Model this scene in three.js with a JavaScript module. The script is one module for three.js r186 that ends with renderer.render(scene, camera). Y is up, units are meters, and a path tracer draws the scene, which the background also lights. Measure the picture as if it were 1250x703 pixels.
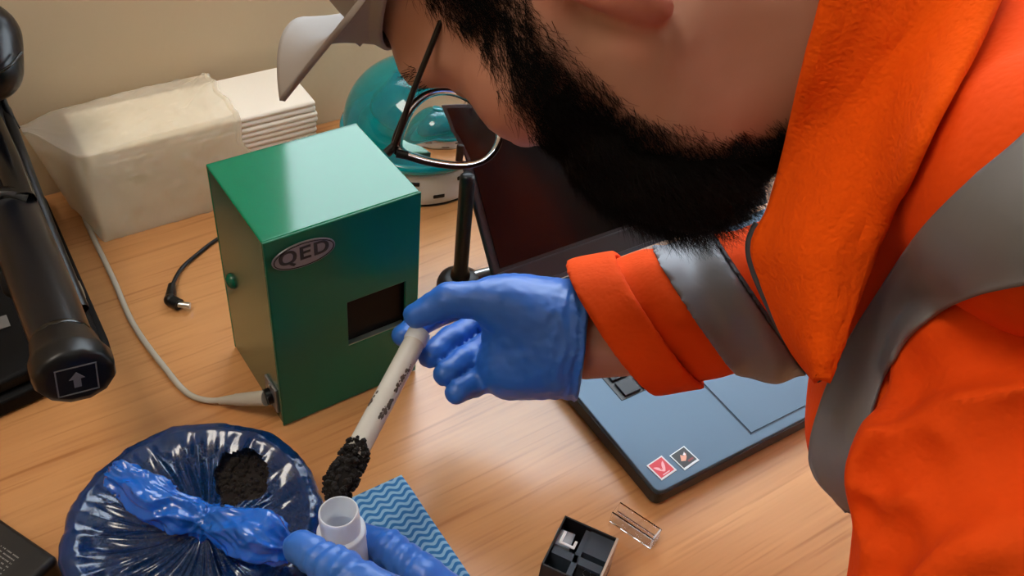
import * as THREE from 'three';
import { RoundedBoxGeometry } from 'three/addons/geometries/RoundedBoxGeometry.js';
import { mergeGeometries, mergeVertices } from 'three/addons/utils/BufferGeometryUtils.js';
import { ImprovedNoise } from 'three/addons/math/ImprovedNoise.js';
import { RectAreaLightUniformsLib } from 'three/addons/lights/RectAreaLightUniformsLib.js';
import { FontLoader } from 'three/addons/loaders/FontLoader.js';
import { TextGeometry } from 'three/addons/geometries/TextGeometry.js';

// ------------------------------------------------------------------ camera, sky, lights, exposure
// y = 0 is the desk top; x runs along the back wall, z comes out of it; metres.
const scene = new THREE.Scene();
const F = 1148.13, EYE = new THREE.Vector3(0, 0.5913, 0);
const RIGHT = new THREE.Vector3(0.8314, 0.0916, 0.5481).normalize();
const FWD = new THREE.Vector3(0.4547, -0.6790, -0.5763).normalize();
const UPV = new THREE.Vector3().crossVectors(RIGHT, FWD).normalize();
const camera = new THREE.PerspectiveCamera(2 * Math.atan(351.5 / F) * 180 / Math.PI, 1250 / 703, 0.02, 60);
camera.position.copy(EYE); camera.up.copy(UPV);
camera.lookAt(EYE.clone().add(FWD)); scene.add(camera);
scene.background = new THREE.Color(0.80, 0.91, 1.0);
scene.backgroundIntensity = 12.0;
RectAreaLightUniformsLib.init();
const renderer = new THREE.WebGLRenderer({ antialias: true });
renderer.toneMapping = THREE.LinearToneMapping;
renderer.toneMappingExposure = 0.70;
renderer.shadowMap.enabled = true;
const UNSEEN_PANEL = { color: new THREE.Color(1.0, 0.91, 0.79), glow: 1.2, light: 0.9 };

// ------------------------------------------------------------------ helpers
const V = (x, y, z) => new THREE.Vector3(x, y, z);
const S = (hex) => new THREE.Color(hex);
// a point in the room: direction of an image point and a distance along the view axis
const C = (px, py, d) => EYE.clone().addScaledVector(FWD, d).addScaledVector(RIGHT, d * (px - 625) / F).addScaledVector(UPV, -d * (py - 351.5) / F);
// the same direction met with a level plane
function P(px, py, y = 0) { const q = C(px, py, 1).sub(EYE); return EYE.clone().addScaledVector(q, (y - EYE.y) / q.y); }
let seed = 12345;
const rnd = () => { seed = (seed * 1664525 + 1013904223) >>> 0; return seed / 4294967296; };
const NZ = new ImprovedNoise();
const nz = (x, y, z) => NZ.noise(x, y, z);
const fbm = (x, y, z, o = 3) => { let s = 0, a = 0.5; for (let i = 0; i < o; i++) { s += a * nz(x, y, z); x *= 2.03; y *= 2.03; z *= 2.03; a *= 0.5; } return s; };
const sm = (a, b, x) => { const t = Math.min(1, Math.max(0, (x - a) / (b - a))); return t * t * (3 - 2 * t); };
const mix = (a, b, t) => a + (b - a) * t;
const used = {};
function numbered(n) { const k = used[n] = (used[n] ?? -1) + 1; return k ? n + '_' + String(k).padStart(3, '0') : n; }
function tag(o, label, category, group, kind) { o.userData.label = label; o.userData.category = category; if (group) o.userData.group = group; if (kind) o.userData.kind = kind; return o; }
function thing(name, label, category, pos = [0, 0, 0], turn = 0, group) {
  const g = new THREE.Group(); g.name = numbered(name); g.position.set(...pos); g.rotation.y = turn; scene.add(g); return tag(g, label, category, group);
}
function mesh(name, geo, mat, parent) {
  const m = new THREE.Mesh(geo, mat); m.name = parent ? name : numbered(name); m.castShadow = m.receiveShadow = true; (parent ?? scene).add(m); return m;
}
function struct(name, geo, mat, parent) { const m = mesh(name, geo, mat, parent); if (!parent) m.userData.kind = 'structure'; return m; }
const merge = (l) => mergeGeometries(l.map((g) => { g = g.index ? g.toNonIndexed() : g; for (const k of Object.keys(g.attributes)) if (!['position', 'normal', 'uv'].includes(k)) g.deleteAttribute(k); return g; }));
const box = (w, h, d, x = 0, y = 0, z = 0) => new THREE.BoxGeometry(w, h, d).translate(x, y, z);
const rbox = (w, h, d, r, x = 0, y = 0, z = 0, s = 3) => new RoundedBoxGeometry(w, h, d, s, r).translate(x, y, z);
const tube = (pts, r, seg = 40, rs = 10, closed = false) => new THREE.TubeGeometry(new THREE.CatmullRomCurve3(pts, closed, 'centripetal'), seg, r, rs, closed);
function rod(a, b, r0, r1 = r0, s = 20) { const d = b.clone().sub(a), g = new THREE.CylinderGeometry(r1, r0, d.length(), s); g.translate(0, d.length() / 2, 0); g.applyQuaternion(new THREE.Quaternion().setFromUnitVectors(V(0, 1, 0), d.clone().normalize())); return g.translate(a.x, a.y, a.z); }
function std(color, rough, o = {}) { return new THREE.MeshPhysicalMaterial({ color, roughness: rough, ...o }); }
function dataTex(w, h, fn, srgb = true) {
  const d = new Uint8Array(w * h * 4);
  for (let j = 0; j < h; j++) for (let i = 0; i < w; i++) { const c = fn(i / w, j / h, i, j); const k = (j * w + i) * 4; d[k] = c[0]; d[k + 1] = c[1]; d[k + 2] = c[2]; d[k + 3] = 255; }
  const t = new THREE.DataTexture(d, w, h); t.magFilter = THREE.LinearFilter; t.minFilter = THREE.LinearFilter; t.wrapS = t.wrapT = THREE.RepeatWrapping;
  if (srgb) t.colorSpace = THREE.SRGBColorSpace; t.needsUpdate = true; return t;
}
function canvasTex(w, h, draw) { const c = document.createElement('canvas'); c.width = w; c.height = h; draw(c.getContext('2d'), w, h); const t = new THREE.CanvasTexture(c); t.colorSpace = THREE.SRGBColorSpace; return t; }
// closed sheet with thickness from a position function of u, v
function sheet(nu, nv, fn, th, keep) {
  const W = nu + 1, pos = [], uv = [], p = [];
  for (let j = 0; j <= nv; j++) for (let i = 0; i <= nu; i++) p.push(fn(i / nu, j / nv));
  const at = (i, j) => p[Math.min(nv, Math.max(0, j)) * W + Math.min(nu, Math.max(0, i))];
  const n = [];
  for (let j = 0; j <= nv; j++) for (let i = 0; i <= nu; i++) n.push(at(i + 1, j).clone().sub(at(i - 1, j)).cross(at(i, j + 1).clone().sub(at(i, j - 1))).normalize());
  for (const s of [0.5, -0.5]) p.forEach((q, k) => { const t = typeof th === 'function' ? th((k % W) / nu, Math.floor(k / W) / nv) : th; const a = q.clone().addScaledVector(n[k], s * t); pos.push(a.x, a.y, a.z); uv.push((k % W) / nu, Math.floor(k / W) / nv); });
  const M = p.length, idx = [], ok = (i, j) => i >= 0 && j >= 0 && i < nu && j < nv && (!keep || keep((i + 0.5) / nu, (j + 0.5) / nv));
  for (let j = 0; j < nv; j++) for (let i = 0; i < nu; i++) {
    if (!ok(i, j)) continue;
    const a = j * W + i, b = a + 1, c = a + W, d = c + 1;
    idx.push(a, b, d, a, d, c, M + a, M + d, M + b, M + a, M + c, M + d);
    if (!ok(i, j - 1)) idx.push(a, M + b, b, a, M + a, M + b);
    if (!ok(i, j + 1)) idx.push(c, d, M + d, c, M + d, M + c);
    if (!ok(i - 1, j)) idx.push(a, c, M + c, a, M + c, M + a);
    if (!ok(i + 1, j)) idx.push(b, M + d, d, b, M + b, M + d);
  }
  const g = new THREE.BufferGeometry(); g.setAttribute('position', new THREE.Float32BufferAttribute(pos, 3)); g.setAttribute('uv', new THREE.Float32BufferAttribute(uv, 2)); g.setIndex(idx); g.computeVertexNormals(); return g;
}
function poly(points) { const p = points.map((q) => V(q[0], q[1], q[2] ?? 0)); const c = new THREE.CatmullRomCurve3(p, false, 'centripetal'); return (t) => c.getPoint(Math.min(1, Math.max(0, t))); }
// surface nets over a distance function, with empty blocks skipped
function nets(sdf, lo, hi, c, slack = 0.004) {
  const B = 4, n = [0, 1, 2].map((k) => Math.ceil((hi[k] - lo[k]) / c / B) * B + 1), [nx, ny, nzz] = n, val = new Float32Array(nx * ny * nzz).fill(9);
  const id = (i, j, k) => (k * ny + j) * nx + i, lim = B * c * 0.9 + slack;
  const live = [];
  for (let k = 0; k < nzz - 1; k += B) for (let j = 0; j < ny - 1; j += B) for (let i = 0; i < nx - 1; i += B) {
    const d = sdf(lo[0] + (i + B / 2) * c, lo[1] + (j + B / 2) * c, lo[2] + (k + B / 2) * c);
    if (Math.abs(d) > lim * 1.25) { for (let z = k; z <= k + B; z++) for (let y = j; y <= j + B; y++) for (let x = i; x <= i + B; x++) { const q = id(x, y, z); if (val[q] === 9) val[q] = d > 0 ? 8 : -8; } } else live.push(i, j, k);
  }
  const done = new Uint8Array(val.length);
  for (let b = 0; b < live.length; b += 3) for (let z = live[b + 2]; z <= live[b + 2] + B; z++) for (let y = live[b + 1]; y <= live[b + 1] + B; y++) for (let x = live[b]; x <= live[b] + B; x++) { const q = id(x, y, z); if (!done[q]) { done[q] = 1; val[q] = sdf(lo[0] + x * c, lo[1] + y * c, lo[2] + z * c); } }
  const vid = new Int32Array(val.length).fill(-1), pos = [], idx = [], cl = (v) => Math.max(-c * 3, Math.min(c * 3, v));
  const E = []; for (let a = 0; a < 8; a++) for (const s of [1, 2, 4]) if (!(a & s)) E.push([a, a | s]);
  for (let b = 0; b < live.length; b += 3) for (let k = live[b + 2]; k < live[b + 2] + B; k++) for (let j = live[b + 1]; j < live[b + 1] + B; j++) for (let i = live[b]; i < live[b] + B; i++) {
    const v = []; let m = 0; for (let a = 0; a < 8; a++) { v[a] = cl(val[id(i + (a & 1), j + (a >> 1 & 1), k + (a >> 2))]); if (v[a] < 0) m |= 1 << a; }
    if (m === 0 || m === 255) continue;
    let x = 0, y = 0, z = 0, cnt = 0;
    for (const [a, e] of E) if ((v[a] < 0) !== (v[e] < 0)) { const t = v[a] / (v[a] - v[e]); x += mix(a & 1, e & 1, t); y += mix(a >> 1 & 1, e >> 1 & 1, t); z += mix(a >> 2, e >> 2, t); cnt++; }
    vid[id(i, j, k)] = pos.length / 3; pos.push(lo[0] + (i + x / cnt) * c, lo[1] + (j + y / cnt) * c, lo[2] + (k + z / cnt) * c);
  }
  const quad = (a, b, d, e, flip) => { if (a < 0 || b < 0 || d < 0 || e < 0) return; flip ? idx.push(a, d, b, a, e, d) : idx.push(a, b, d, a, d, e); };
  for (let b = 0; b < live.length; b += 3) for (let k = live[b + 2]; k < live[b + 2] + B; k++) for (let j = live[b + 1]; j < live[b + 1] + B; j++) for (let i = live[b]; i < live[b] + B; i++) {
    const s = val[id(i, j, k)] < 0;
    if (j && k && s !== val[id(i + 1, j, k)] < 0) quad(vid[id(i, j - 1, k - 1)], vid[id(i, j, k - 1)], vid[id(i, j, k)], vid[id(i, j - 1, k)], !s);
    if (i && k && s !== val[id(i, j + 1, k)] < 0) quad(vid[id(i - 1, j, k - 1)], vid[id(i - 1, j, k)], vid[id(i, j, k)], vid[id(i, j, k - 1)], !s);
    if (i && j && s !== val[id(i, j, k + 1)] < 0) quad(vid[id(i - 1, j - 1, k)], vid[id(i, j - 1, k)], vid[id(i, j, k)], vid[id(i - 1, j, k)], !s);
  }
  const g = new THREE.BufferGeometry(); g.setAttribute('position', new THREE.Float32BufferAttribute(pos, 3)); g.setIndex(idx); g.computeVertexNormals();
  return g;
}
function boxUV(g, s = 1) { if (g.index) g = g.toNonIndexed(); const p = g.attributes.position; const n = { getX: (i) => fn[3 * Math.floor(i / 3)], getY: (i) => fn[3 * Math.floor(i / 3) + 1], getZ: (i) => fn[3 * Math.floor(i / 3) + 2] }, fn = []; { const a = V(0, 0, 0), b = V(0, 0, 0), c = V(0, 0, 0); for (let i = 0; i < p.count; i += 3) { a.fromBufferAttribute(p, i); b.fromBufferAttribute(p, i + 1).sub(a); c.fromBufferAttribute(p, i + 2).sub(a); b.cross(c).normalize(); fn.push(b.x, b.y, b.z); } } const uv = new Float32Array(p.count * 2); for (let i = 0; i < p.count; i++) { const ax = Math.abs(n.getX(i)), ay = Math.abs(n.getY(i)), az = Math.abs(n.getZ(i)); uv[2 * i] = (ax > ay && ax > az ? p.getZ(i) : p.getX(i)) * s; uv[2 * i + 1] = (ay > ax && ay > az ? p.getZ(i) : p.getY(i)) * s; } g.setAttribute('uv', new THREE.BufferAttribute(uv, 2)); return g; }
const smin = (a, b, k) => { const h = Math.max(k - Math.abs(a - b), 0) / k; return Math.min(a, b) - h * h * k * 0.25; };
const smax = (a, b, k) => -smin(-a, -b, k);
// tapered capsule between two Vector3
function cone(a, b, ra, rb) { const ax = a.x, ay = a.y, az = a.z, bx = b.x - ax, by = b.y - ay, bz = b.z - az, q = 1 / Math.max(1e-9, bx * bx + by * by + bz * bz); return (x, y, z) => { x -= ax; y -= ay; z -= az; const h = Math.min(1, Math.max(0, (x * bx + y * by + z * bz) * q)); x -= bx * h; y -= by * h; z -= bz * h; return Math.sqrt(x * x + y * y + z * z) - (ra + (rb - ra) * h); }; }
const ball = (a, r) => (x, y, z) => Math.hypot(x - a.x, y - a.y, z - a.z) - r;
function blend(list, k) { return (x, y, z) => { let d = list[0](x, y, z); for (let i = 1; i < list.length; i++) d = smin(d, list[i](x, y, z), k); return d; }; }
function march(sdf, px, py, near = 0.2, far = 1.0) {
  const a = C(px, py, 0), q = C(px, py, 1).sub(EYE); const l = q.length(); q.divideScalar(l); let t = near;
  for (let i = 0; i < 90 && t < far * l; i++) { const d = sdf(a.x + q.x * t, a.y + q.y * t, a.z + q.z * t); if (d < 0.0004) return t / l; t += d * 0.75; }
  return null;
}

// ------------------------------------------------------------------ shared materials
const M = {};
{
  const wood = dataTex(2048, 1024, (u, v, i, j) => {
    const x = u * 2.4, y = v * 1.1;
    const wob = 0.006 * nz(x * 2.2, y * 3, 1.5) + 0.002 * nz(x * 9, y * 9, 4.5);
    const g = nz(x * 1.3, (y + wob) * 60, 0.3) * 0.55 + nz(x * 2.6, (y + wob) * 160, 7.7) * 0.5 + nz(x * 9, (y + wob) * 420, 3.1) * 0.45;
    const big = nz(x * 0.9, (y + wob) * 14, 9.2);
    const fleck = Math.max(0, nz(x * 14, (y + wob) * 480, 5.5) - 0.22) * 1.4;
    const k = 0.5 + g * 0.27 + big * 0.22;
    return [mix(178, 218, k) - fleck * 30, mix(120, 160, k) - fleck * 30, mix(72, 104, k) - fleck * 26].map((q) => Math.max(0, Math.min(255, q)));
  });
  M.wood = std(S('#ffffff'), 0.30, { map: wood, specularIntensity: 1, clearcoat: 0.4, clearcoatRoughness: 0.22 });
  M.wall = std(S('#cfb896'), 0.9, { bumpMap: dataTex(256, 256, (u, v) => { const q = 128 + 110 * fbm(u * 24, v * 24, 1.1, 3); return [q, q, q]; }, false), bumpScale: 0.0006 });
  M.white = std(S('#e8e4dc'), 0.6); M.ceiling = std(S('#ece8e0'), 0.9); M.floor = std(S('#3d3b39'), 0.85);
  M.black = std(S('#0a0b0e'), 0.36, { specularIntensity: 0.7 }); M.blackMatte = std(S('#0c0d10'), 0.65, { specularIntensity: 0.4 }); M.blackGloss = std(S('#08090c'), 0.18);
  M.metal = std(S('#b8b8b6'), 0.3, { metalness: 1 });
  M.pane = std(S('#ffffff'), 0.02, { transmission: 1, thickness: 0, ior: 1.5 });
  const fleece = dataTex(256, 256, (u, v) => { const q = 128 + 120 * fbm(u * 70, v * 70, 3.3, 3); return [q, q, q]; }, false);
  M.orange = std(new THREE.Color().setRGB(0.76, 0.068, 0.003), 0.85, { bumpMap: fleece, bumpScale: 0.0006, specularIntensity: 0.3 });
  M.orangeFleece = std(new THREE.Color().setRGB(0.78, 0.085, 0.003), 1, { sheen: 0.25, sheenRoughness: 0.7, sheenColor: S('#ff6a10'), bumpMap: fleece, bumpScale: 0.0012, specularIntensity: 0.2 });
  M.tape = std(S('#74767b'), 0.5, { metalness: 0.15 });
  M.piping = std(S('#3c3e44'), 0.7);
  M.glove = std(S('#2866bf'), 0.42, { clearcoat: 0.15, clearcoatRoughness: 0.5 });
  M.hair = std(S('#0c0807'), 0.85, { specularIntensity: 0.35 });
  M.trouser = std(S('#23262d'), 0.9);
}

// ------------------------------------------------------------------ the room
const WZ = -0.826, RX0 = -1.7, RX1 = 2.6, RZ1 = 3.0, FL = -0.74, CE = 1.9;
{
  const uvm = (g, s) => boxUV(g, s);
  const wx0 = 0.265, wx1 = 1.90, wy0 = 0.275, wy1 = 1.45, T = 0.16, zc = WZ - T / 2;
  struct('floor', box(RX1 - RX0 + 0.4, 0.1, RZ1 - WZ + 0.4, (RX0 + RX1) / 2, FL - 0.05, (WZ + RZ1) / 2), M.floor);  // floor out of view, kept dark to hold back bounced light
  struct('ceiling', box(RX1 - RX0 + 0.4, 0.1, RZ1 - WZ + 0.4, (RX0 + RX1) / 2, CE + 0.05, (WZ + RZ1) / 2), M.ceiling);
  struct('wall_back', uvm(merge([
    box(wx0 - RX0 + 0.2, CE - FL, T, (wx0 + RX0 - 0.2) / 2, (CE + FL) / 2, zc), box(RX1 - wx1 + 0.2, CE - FL, T, (RX1 + wx1 + 0.2) / 2, (CE + FL) / 2, zc),
    box(wx1 - wx0, wy0 - FL, T, (wx0 + wx1) / 2, (wy0 + FL) / 2, zc), box(wx1 - wx0, CE - wy1, T, (wx0 + wx1) / 2, (CE + wy1) / 2, zc)]), 3), M.wall);
  struct('wall_left', uvm(box(0.16, CE - FL, RZ1 - WZ, RX0 - 0.08, (CE + FL) / 2, (WZ + RZ1) / 2), 3), M.wall);
  const vz0 = -0.62, vz1 = 0.95, vy0 = 0.12, vy1 = 1.5, xr = RX1 + 0.08;
  struct('wall_right', uvm(merge([box(0.16, CE - FL, vz0 - WZ, xr, (CE + FL) / 2, (WZ + vz0) / 2), box(0.16, CE - FL, RZ1 - vz1, xr, (CE + FL) / 2, (RZ1 + vz1) / 2), box(0.16, vy0 - FL, vz1 - vz0, xr, (vy0 + FL) / 2, (vz0 + vz1) / 2), box(0.16, CE - vy1, vz1 - vz0, xr, (CE + vy1) / 2, (vz0 + vz1) / 2)]), 3), M.wall);
  {
    const w2 = new THREE.Group(); w2.name = 'unseen_window_2'; w2.userData.kind = 'structure'; scene.add(w2); const cy2 = (vy0 + vy1) / 2, cz2 = (vz0 + vz1) / 2, H2 = vy1 - vy0, D2 = vz1 - vz0, f2 = 0.05;  // unseen side window, out of view, placed to light the towels from the right
    mesh('window_frame', merge([rbox(0.06, f2, D2, 0.006, xr, vy0 + f2 / 2, cz2), rbox(0.06, f2, D2, 0.006, xr, vy1 - f2 / 2, cz2), rbox(0.06, H2, f2, 0.006, xr, cy2, vz0 + f2 / 2), rbox(0.06, H2, f2, 0.006, xr, cy2, vz1 - f2 / 2), rbox(0.06, H2, 0.06, 0.006, xr, cy2, cz2)]), M.white, w2);
    for (const q of [-1, 1]) mesh('pane', box(0.004, H2 - 2 * f2, D2 / 2 - f2 - 0.02, xr, cy2, cz2 + q * D2 / 4), M.pane, w2);
  }
  struct('wall_front', uvm(box(RX1 - RX0 + 0.4, CE - FL, 0.16, (RX0 + RX1) / 2, (CE + FL) / 2, RZ1 + 0.08), 3), std(S('#7d7568'), 0.9));  // out of view, darker than the other walls to weaken light bounced from behind
  const w = new THREE.Group(); w.name = 'window_1'; w.userData.kind = 'structure'; scene.add(w);
  const cx = (wx0 + wx1) / 2, cy = (wy0 + wy1) / 2, W = wx1 - wx0, H = wy1 - wy0, z = WZ - 0.031, f = 0.05;
  mesh('window_frame', merge([rbox(W, f, 0.06, 0.006, cx, wy0 + f / 2, z), rbox(W, f, 0.06, 0.006, cx, wy1 - f / 2, z), rbox(f, H, 0.06, 0.006, wx0 + f / 2, cy, z), rbox(f, H, 0.06, 0.006, wx1 - f / 2, cy, z), rbox(0.06, H, 0.06, 0.006, cx, cy, z)]), M.white, w);
  for (const s of [-1, 1]) mesh('pane', box(W / 2 - f - 0.02, H - 2 * f, 0.004, cx + s * W / 4, cy, z), M.pane, w);
  mesh('window_sill', rbox(W + 0.04, 0.02, 0.15, 0.005, cx, wy0 - 0.006, WZ - 0.072), M.white, w);
  // unseen ceiling lights, out of view, placed to light the back wall and room
  for (const [x, zz] of [[-0.6, -0.45], [0.9, 1.2]]) {
    const g = thing('unseen_ceiling_light', x < 0 ? 'unseen square ceiling light panel on the left, lighting the back wall' : 'unseen square ceiling light panel on the right, lighting the room', 'ceiling light', [x, CE, zz]);
    mesh('frame', merge([box(0.62, 0.02, 0.02, 0, -0.01, 0.30), box(0.62, 0.02, 0.02, 0, -0.01, -0.30), box(0.02, 0.02, 0.58, 0.30, -0.01, 0), box(0.02, 0.02, 0.58, -0.30, -0.01, 0)]), M.white, g);
    mesh('light_diffuser', box(0.58, 0.008, 0.58, 0, -0.006, 0), new THREE.MeshStandardMaterial({ color: 0xffffff, emissive: UNSEEN_PANEL.color, emissiveIntensity: UNSEEN_PANEL.glow }), g);
    const l = new THREE.RectAreaLight(UNSEEN_PANEL.color, UNSEEN_PANEL.light * (x < 0 ? 22 : 1), 0.58, 0.58); l.position.set(x, CE - 0.03, zz); l.lookAt(x, -5, zz); scene.add(l);  // left unseen lamp made far stronger to brighten wall and towels
  }
}
// ------------------------------------------------------------------ desk
{
  const d = thing('desk', 'light beech wood desk that carries the instruments and laptop', 'desk', [0, 0, 0]);
  const g = new RoundedBoxGeometry(2.4, 0.028, 0.79, 3, 0.003); g.translate(0.35, -0.014, WZ + 0.395 + 0.002);
  const p = g.attributes.position, uv = new Float32Array(p.count * 2); for (let i = 0; i < p.count; i++) { uv[2 * i] = (p.getX(i) + 0.9) / 2.4; uv[2 * i + 1] = (p.getZ(i) + p.getY(i) + 0.9) / 1.1; } g.setAttribute('uv', new THREE.BufferAttribute(uv, 2));
  mesh('tabletop', g, M.wood, d);
  for (const x of [-0.8, 1.5]) for (const z of [-0.77, -0.1]) mesh('leg', box(0.05, 0.712, 0.05, x, -0.028 - 0.356, z), M.metal, d);
}
// ------------------------------------------------------------------ green instrument box
const font = await new FontLoader().loadAsync('fonts/droid/droid_sans_bold.typeface.json');
const fontThin = await new FontLoader().loadAsync('fonts/droid/droid_sans_regular.typeface.json');
{
  const W = 0.1176, H = 0.1856, D = 0.0982;
  const g = thing('analyzer', 'green metal instrument box with an oval grey badge and a dark display window', 'instrument', [0.1505, 0.0015, -0.4525], 0.0155);
  const green = std(S('#00704f'), 0.11, { specularIntensity: 1, bumpMap: dataTex(256, 256, (u, v) => { const q = 128 + 100 * fbm(u * 20, v * 20, 2.2, 3); return [q, q, q]; }, false), bumpScale: 0.00003 });
  const dark = std(S('#060506'), 0.5, { specularIntensity: 0.3 }), grey = std(S('#87878c'), 0.35, { metalness: 0.6 });
  // folded sheet: top and front with rounded folds, front pierced by the display opening
  const fr = new THREE.Shape(); fr.moveTo(0, 0); fr.lineTo(W, 0); fr.lineTo(W, H); fr.lineTo(0, H); fr.closePath();
  const wx0 = 0.0578, wx1 = 0.1058, wy0 = 0.0605, wy1 = 0.1058;
  const hole = new THREE.Path(); hole.moveTo(wx0, wy0); hole.lineTo(wx0, wy1); hole.lineTo(wx1, wy1); hole.lineTo(wx1, wy0); hole.closePath(); fr.holes.push(hole);
  const front = new THREE.ExtrudeGeometry(fr, { depth: 0.0005, bevelEnabled: true, bevelThickness: 0.001, bevelSize: 0.001, bevelOffset: -0.001, bevelSegments: 3 }); front.translate(0, 0, -0.0016);
  mesh('front_panel', boxUV(front, 5), std(S('#005c40'), 0.3, { specularIntensity: 0.6 }), g);  // case green darkened here, putting the shade of the front into its colour
  mesh('case', boxUV(merge([rbox(W, 0.004, D - 0.002, 0.0015, W / 2, H - 0.002, -D / 2 - 0.001), box(W - 0.004, 0.002, D - 0.004, W / 2, 0.001, -D / 2), rbox(W, H, 0.003, 0.001, W / 2, H / 2, -D + 0.0015), rbox(0.003, H - 0.001, D - 0.002, 0.001, W - 0.0015, H / 2, -D / 2 - 0.0005)]), 5), green, g);
  mesh('side_panel', boxUV(rbox(0.003, H - 0.003, D - 0.004, 0.001, 0.0018, H / 2 - 0.001, -D / 2 - 0.001), 5), std(S('#3f6e5c'), 0.22, { metalness: 0.55 }), g);
  const win = mesh('display_window', merge([box(wx1 - wx0 + 0.006, wy1 - wy0 + 0.006, 0.002, (wx0 + wx1) / 2, (wy0 + wy1) / 2, -0.006)]), dark, g);
  mesh('window_lip', box(wx1 - wx0, 0.0008, 0.005, (wx0 + wx1) / 2, wy0 + 0.0004, -0.003), std(S('#9fb0a6'), 0.3, { metalness: 0.8 }), win);
  const el = new THREE.Shape(); el.absellipse(0, 0, 0.0225, 0.0105, 0, Math.PI * 2);
  const badge = mesh('badge', new THREE.ExtrudeGeometry(el, { depth: 0.0006, bevelEnabled: true, bevelSize: 0.0003, bevelThickness: 0.0003, bevelSegments: 2, curveSegments: 48 }).translate(0.0268, 0.1672, 0.0006), grey, g);
  const ring = new THREE.Shape(); ring.absellipse(0, 0, 0.0218, 0.0099, 0, Math.PI * 2); const rh = new THREE.Path(); rh.absellipse(0, 0, 0.0212, 0.0094, 0, Math.PI * 2, true); ring.holes.push(rh);
  mesh('rim_line', new THREE.ExtrudeGeometry(ring, { depth: 0.0002, bevelEnabled: false, curveSegments: 48 }).translate(0.0268, 0.1672, 0.0016), dark, badge);
  const tx = new TextGeometry('QED', { font: fontThin, size: 0.0105, depth: 0.0003, curveSegments: 6, bevelEnabled: true, bevelSize: 0.0003, bevelThickness: 0.0001, bevelSegments: 1 }); tx.computeBoundingBox(); const bb = tx.boundingBox;
  tx.translate(-(bb.min.x + bb.max.x) / 2, -(bb.min.y + bb.max.y) / 2, 0); tx.scale(1.32, 1, 1); tx.translate(0.0268, 0.1672, 0.0015);
  mesh('lettering', tx, std(S('#15151a'), 0.4), badge);
  // socket plate and knob on the left side
  const port = mesh('socket_plate', rbox(0.0025, 0.026, 0.020, 0.001, -0.0006, 0.0225, -0.0165), grey, g);
  mesh('socket', rod(V(-0.006, 0.021, -0.0165), V(0.0, 0.021, -0.0165), 0.0065, 0.0065, 24), M.black, port);
  mesh('screw', merge([rod(V(-0.0026, 0.0325, -0.0165), V(-0.001, 0.0325, -0.0165), 0.0018), rod(V(-0.0026, 0.0118, -0.0165), V(-0.001, 0.0118, -0.0165), 0.0018)]), M.metal, port);
  mesh('knob', new THREE.LatheGeometry([[0, 0.004], [0.003, 0.0038], [0.0058, 0.002], [0.0065, 0], [0.0065, -0.001]].map((q) => new THREE.Vector2(...q)), 28).rotateZ(Math.PI / 2).translate(-0.0004, 0.0896, -0.0784), std(S('#01543d'), 0.25), g);
}
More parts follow.
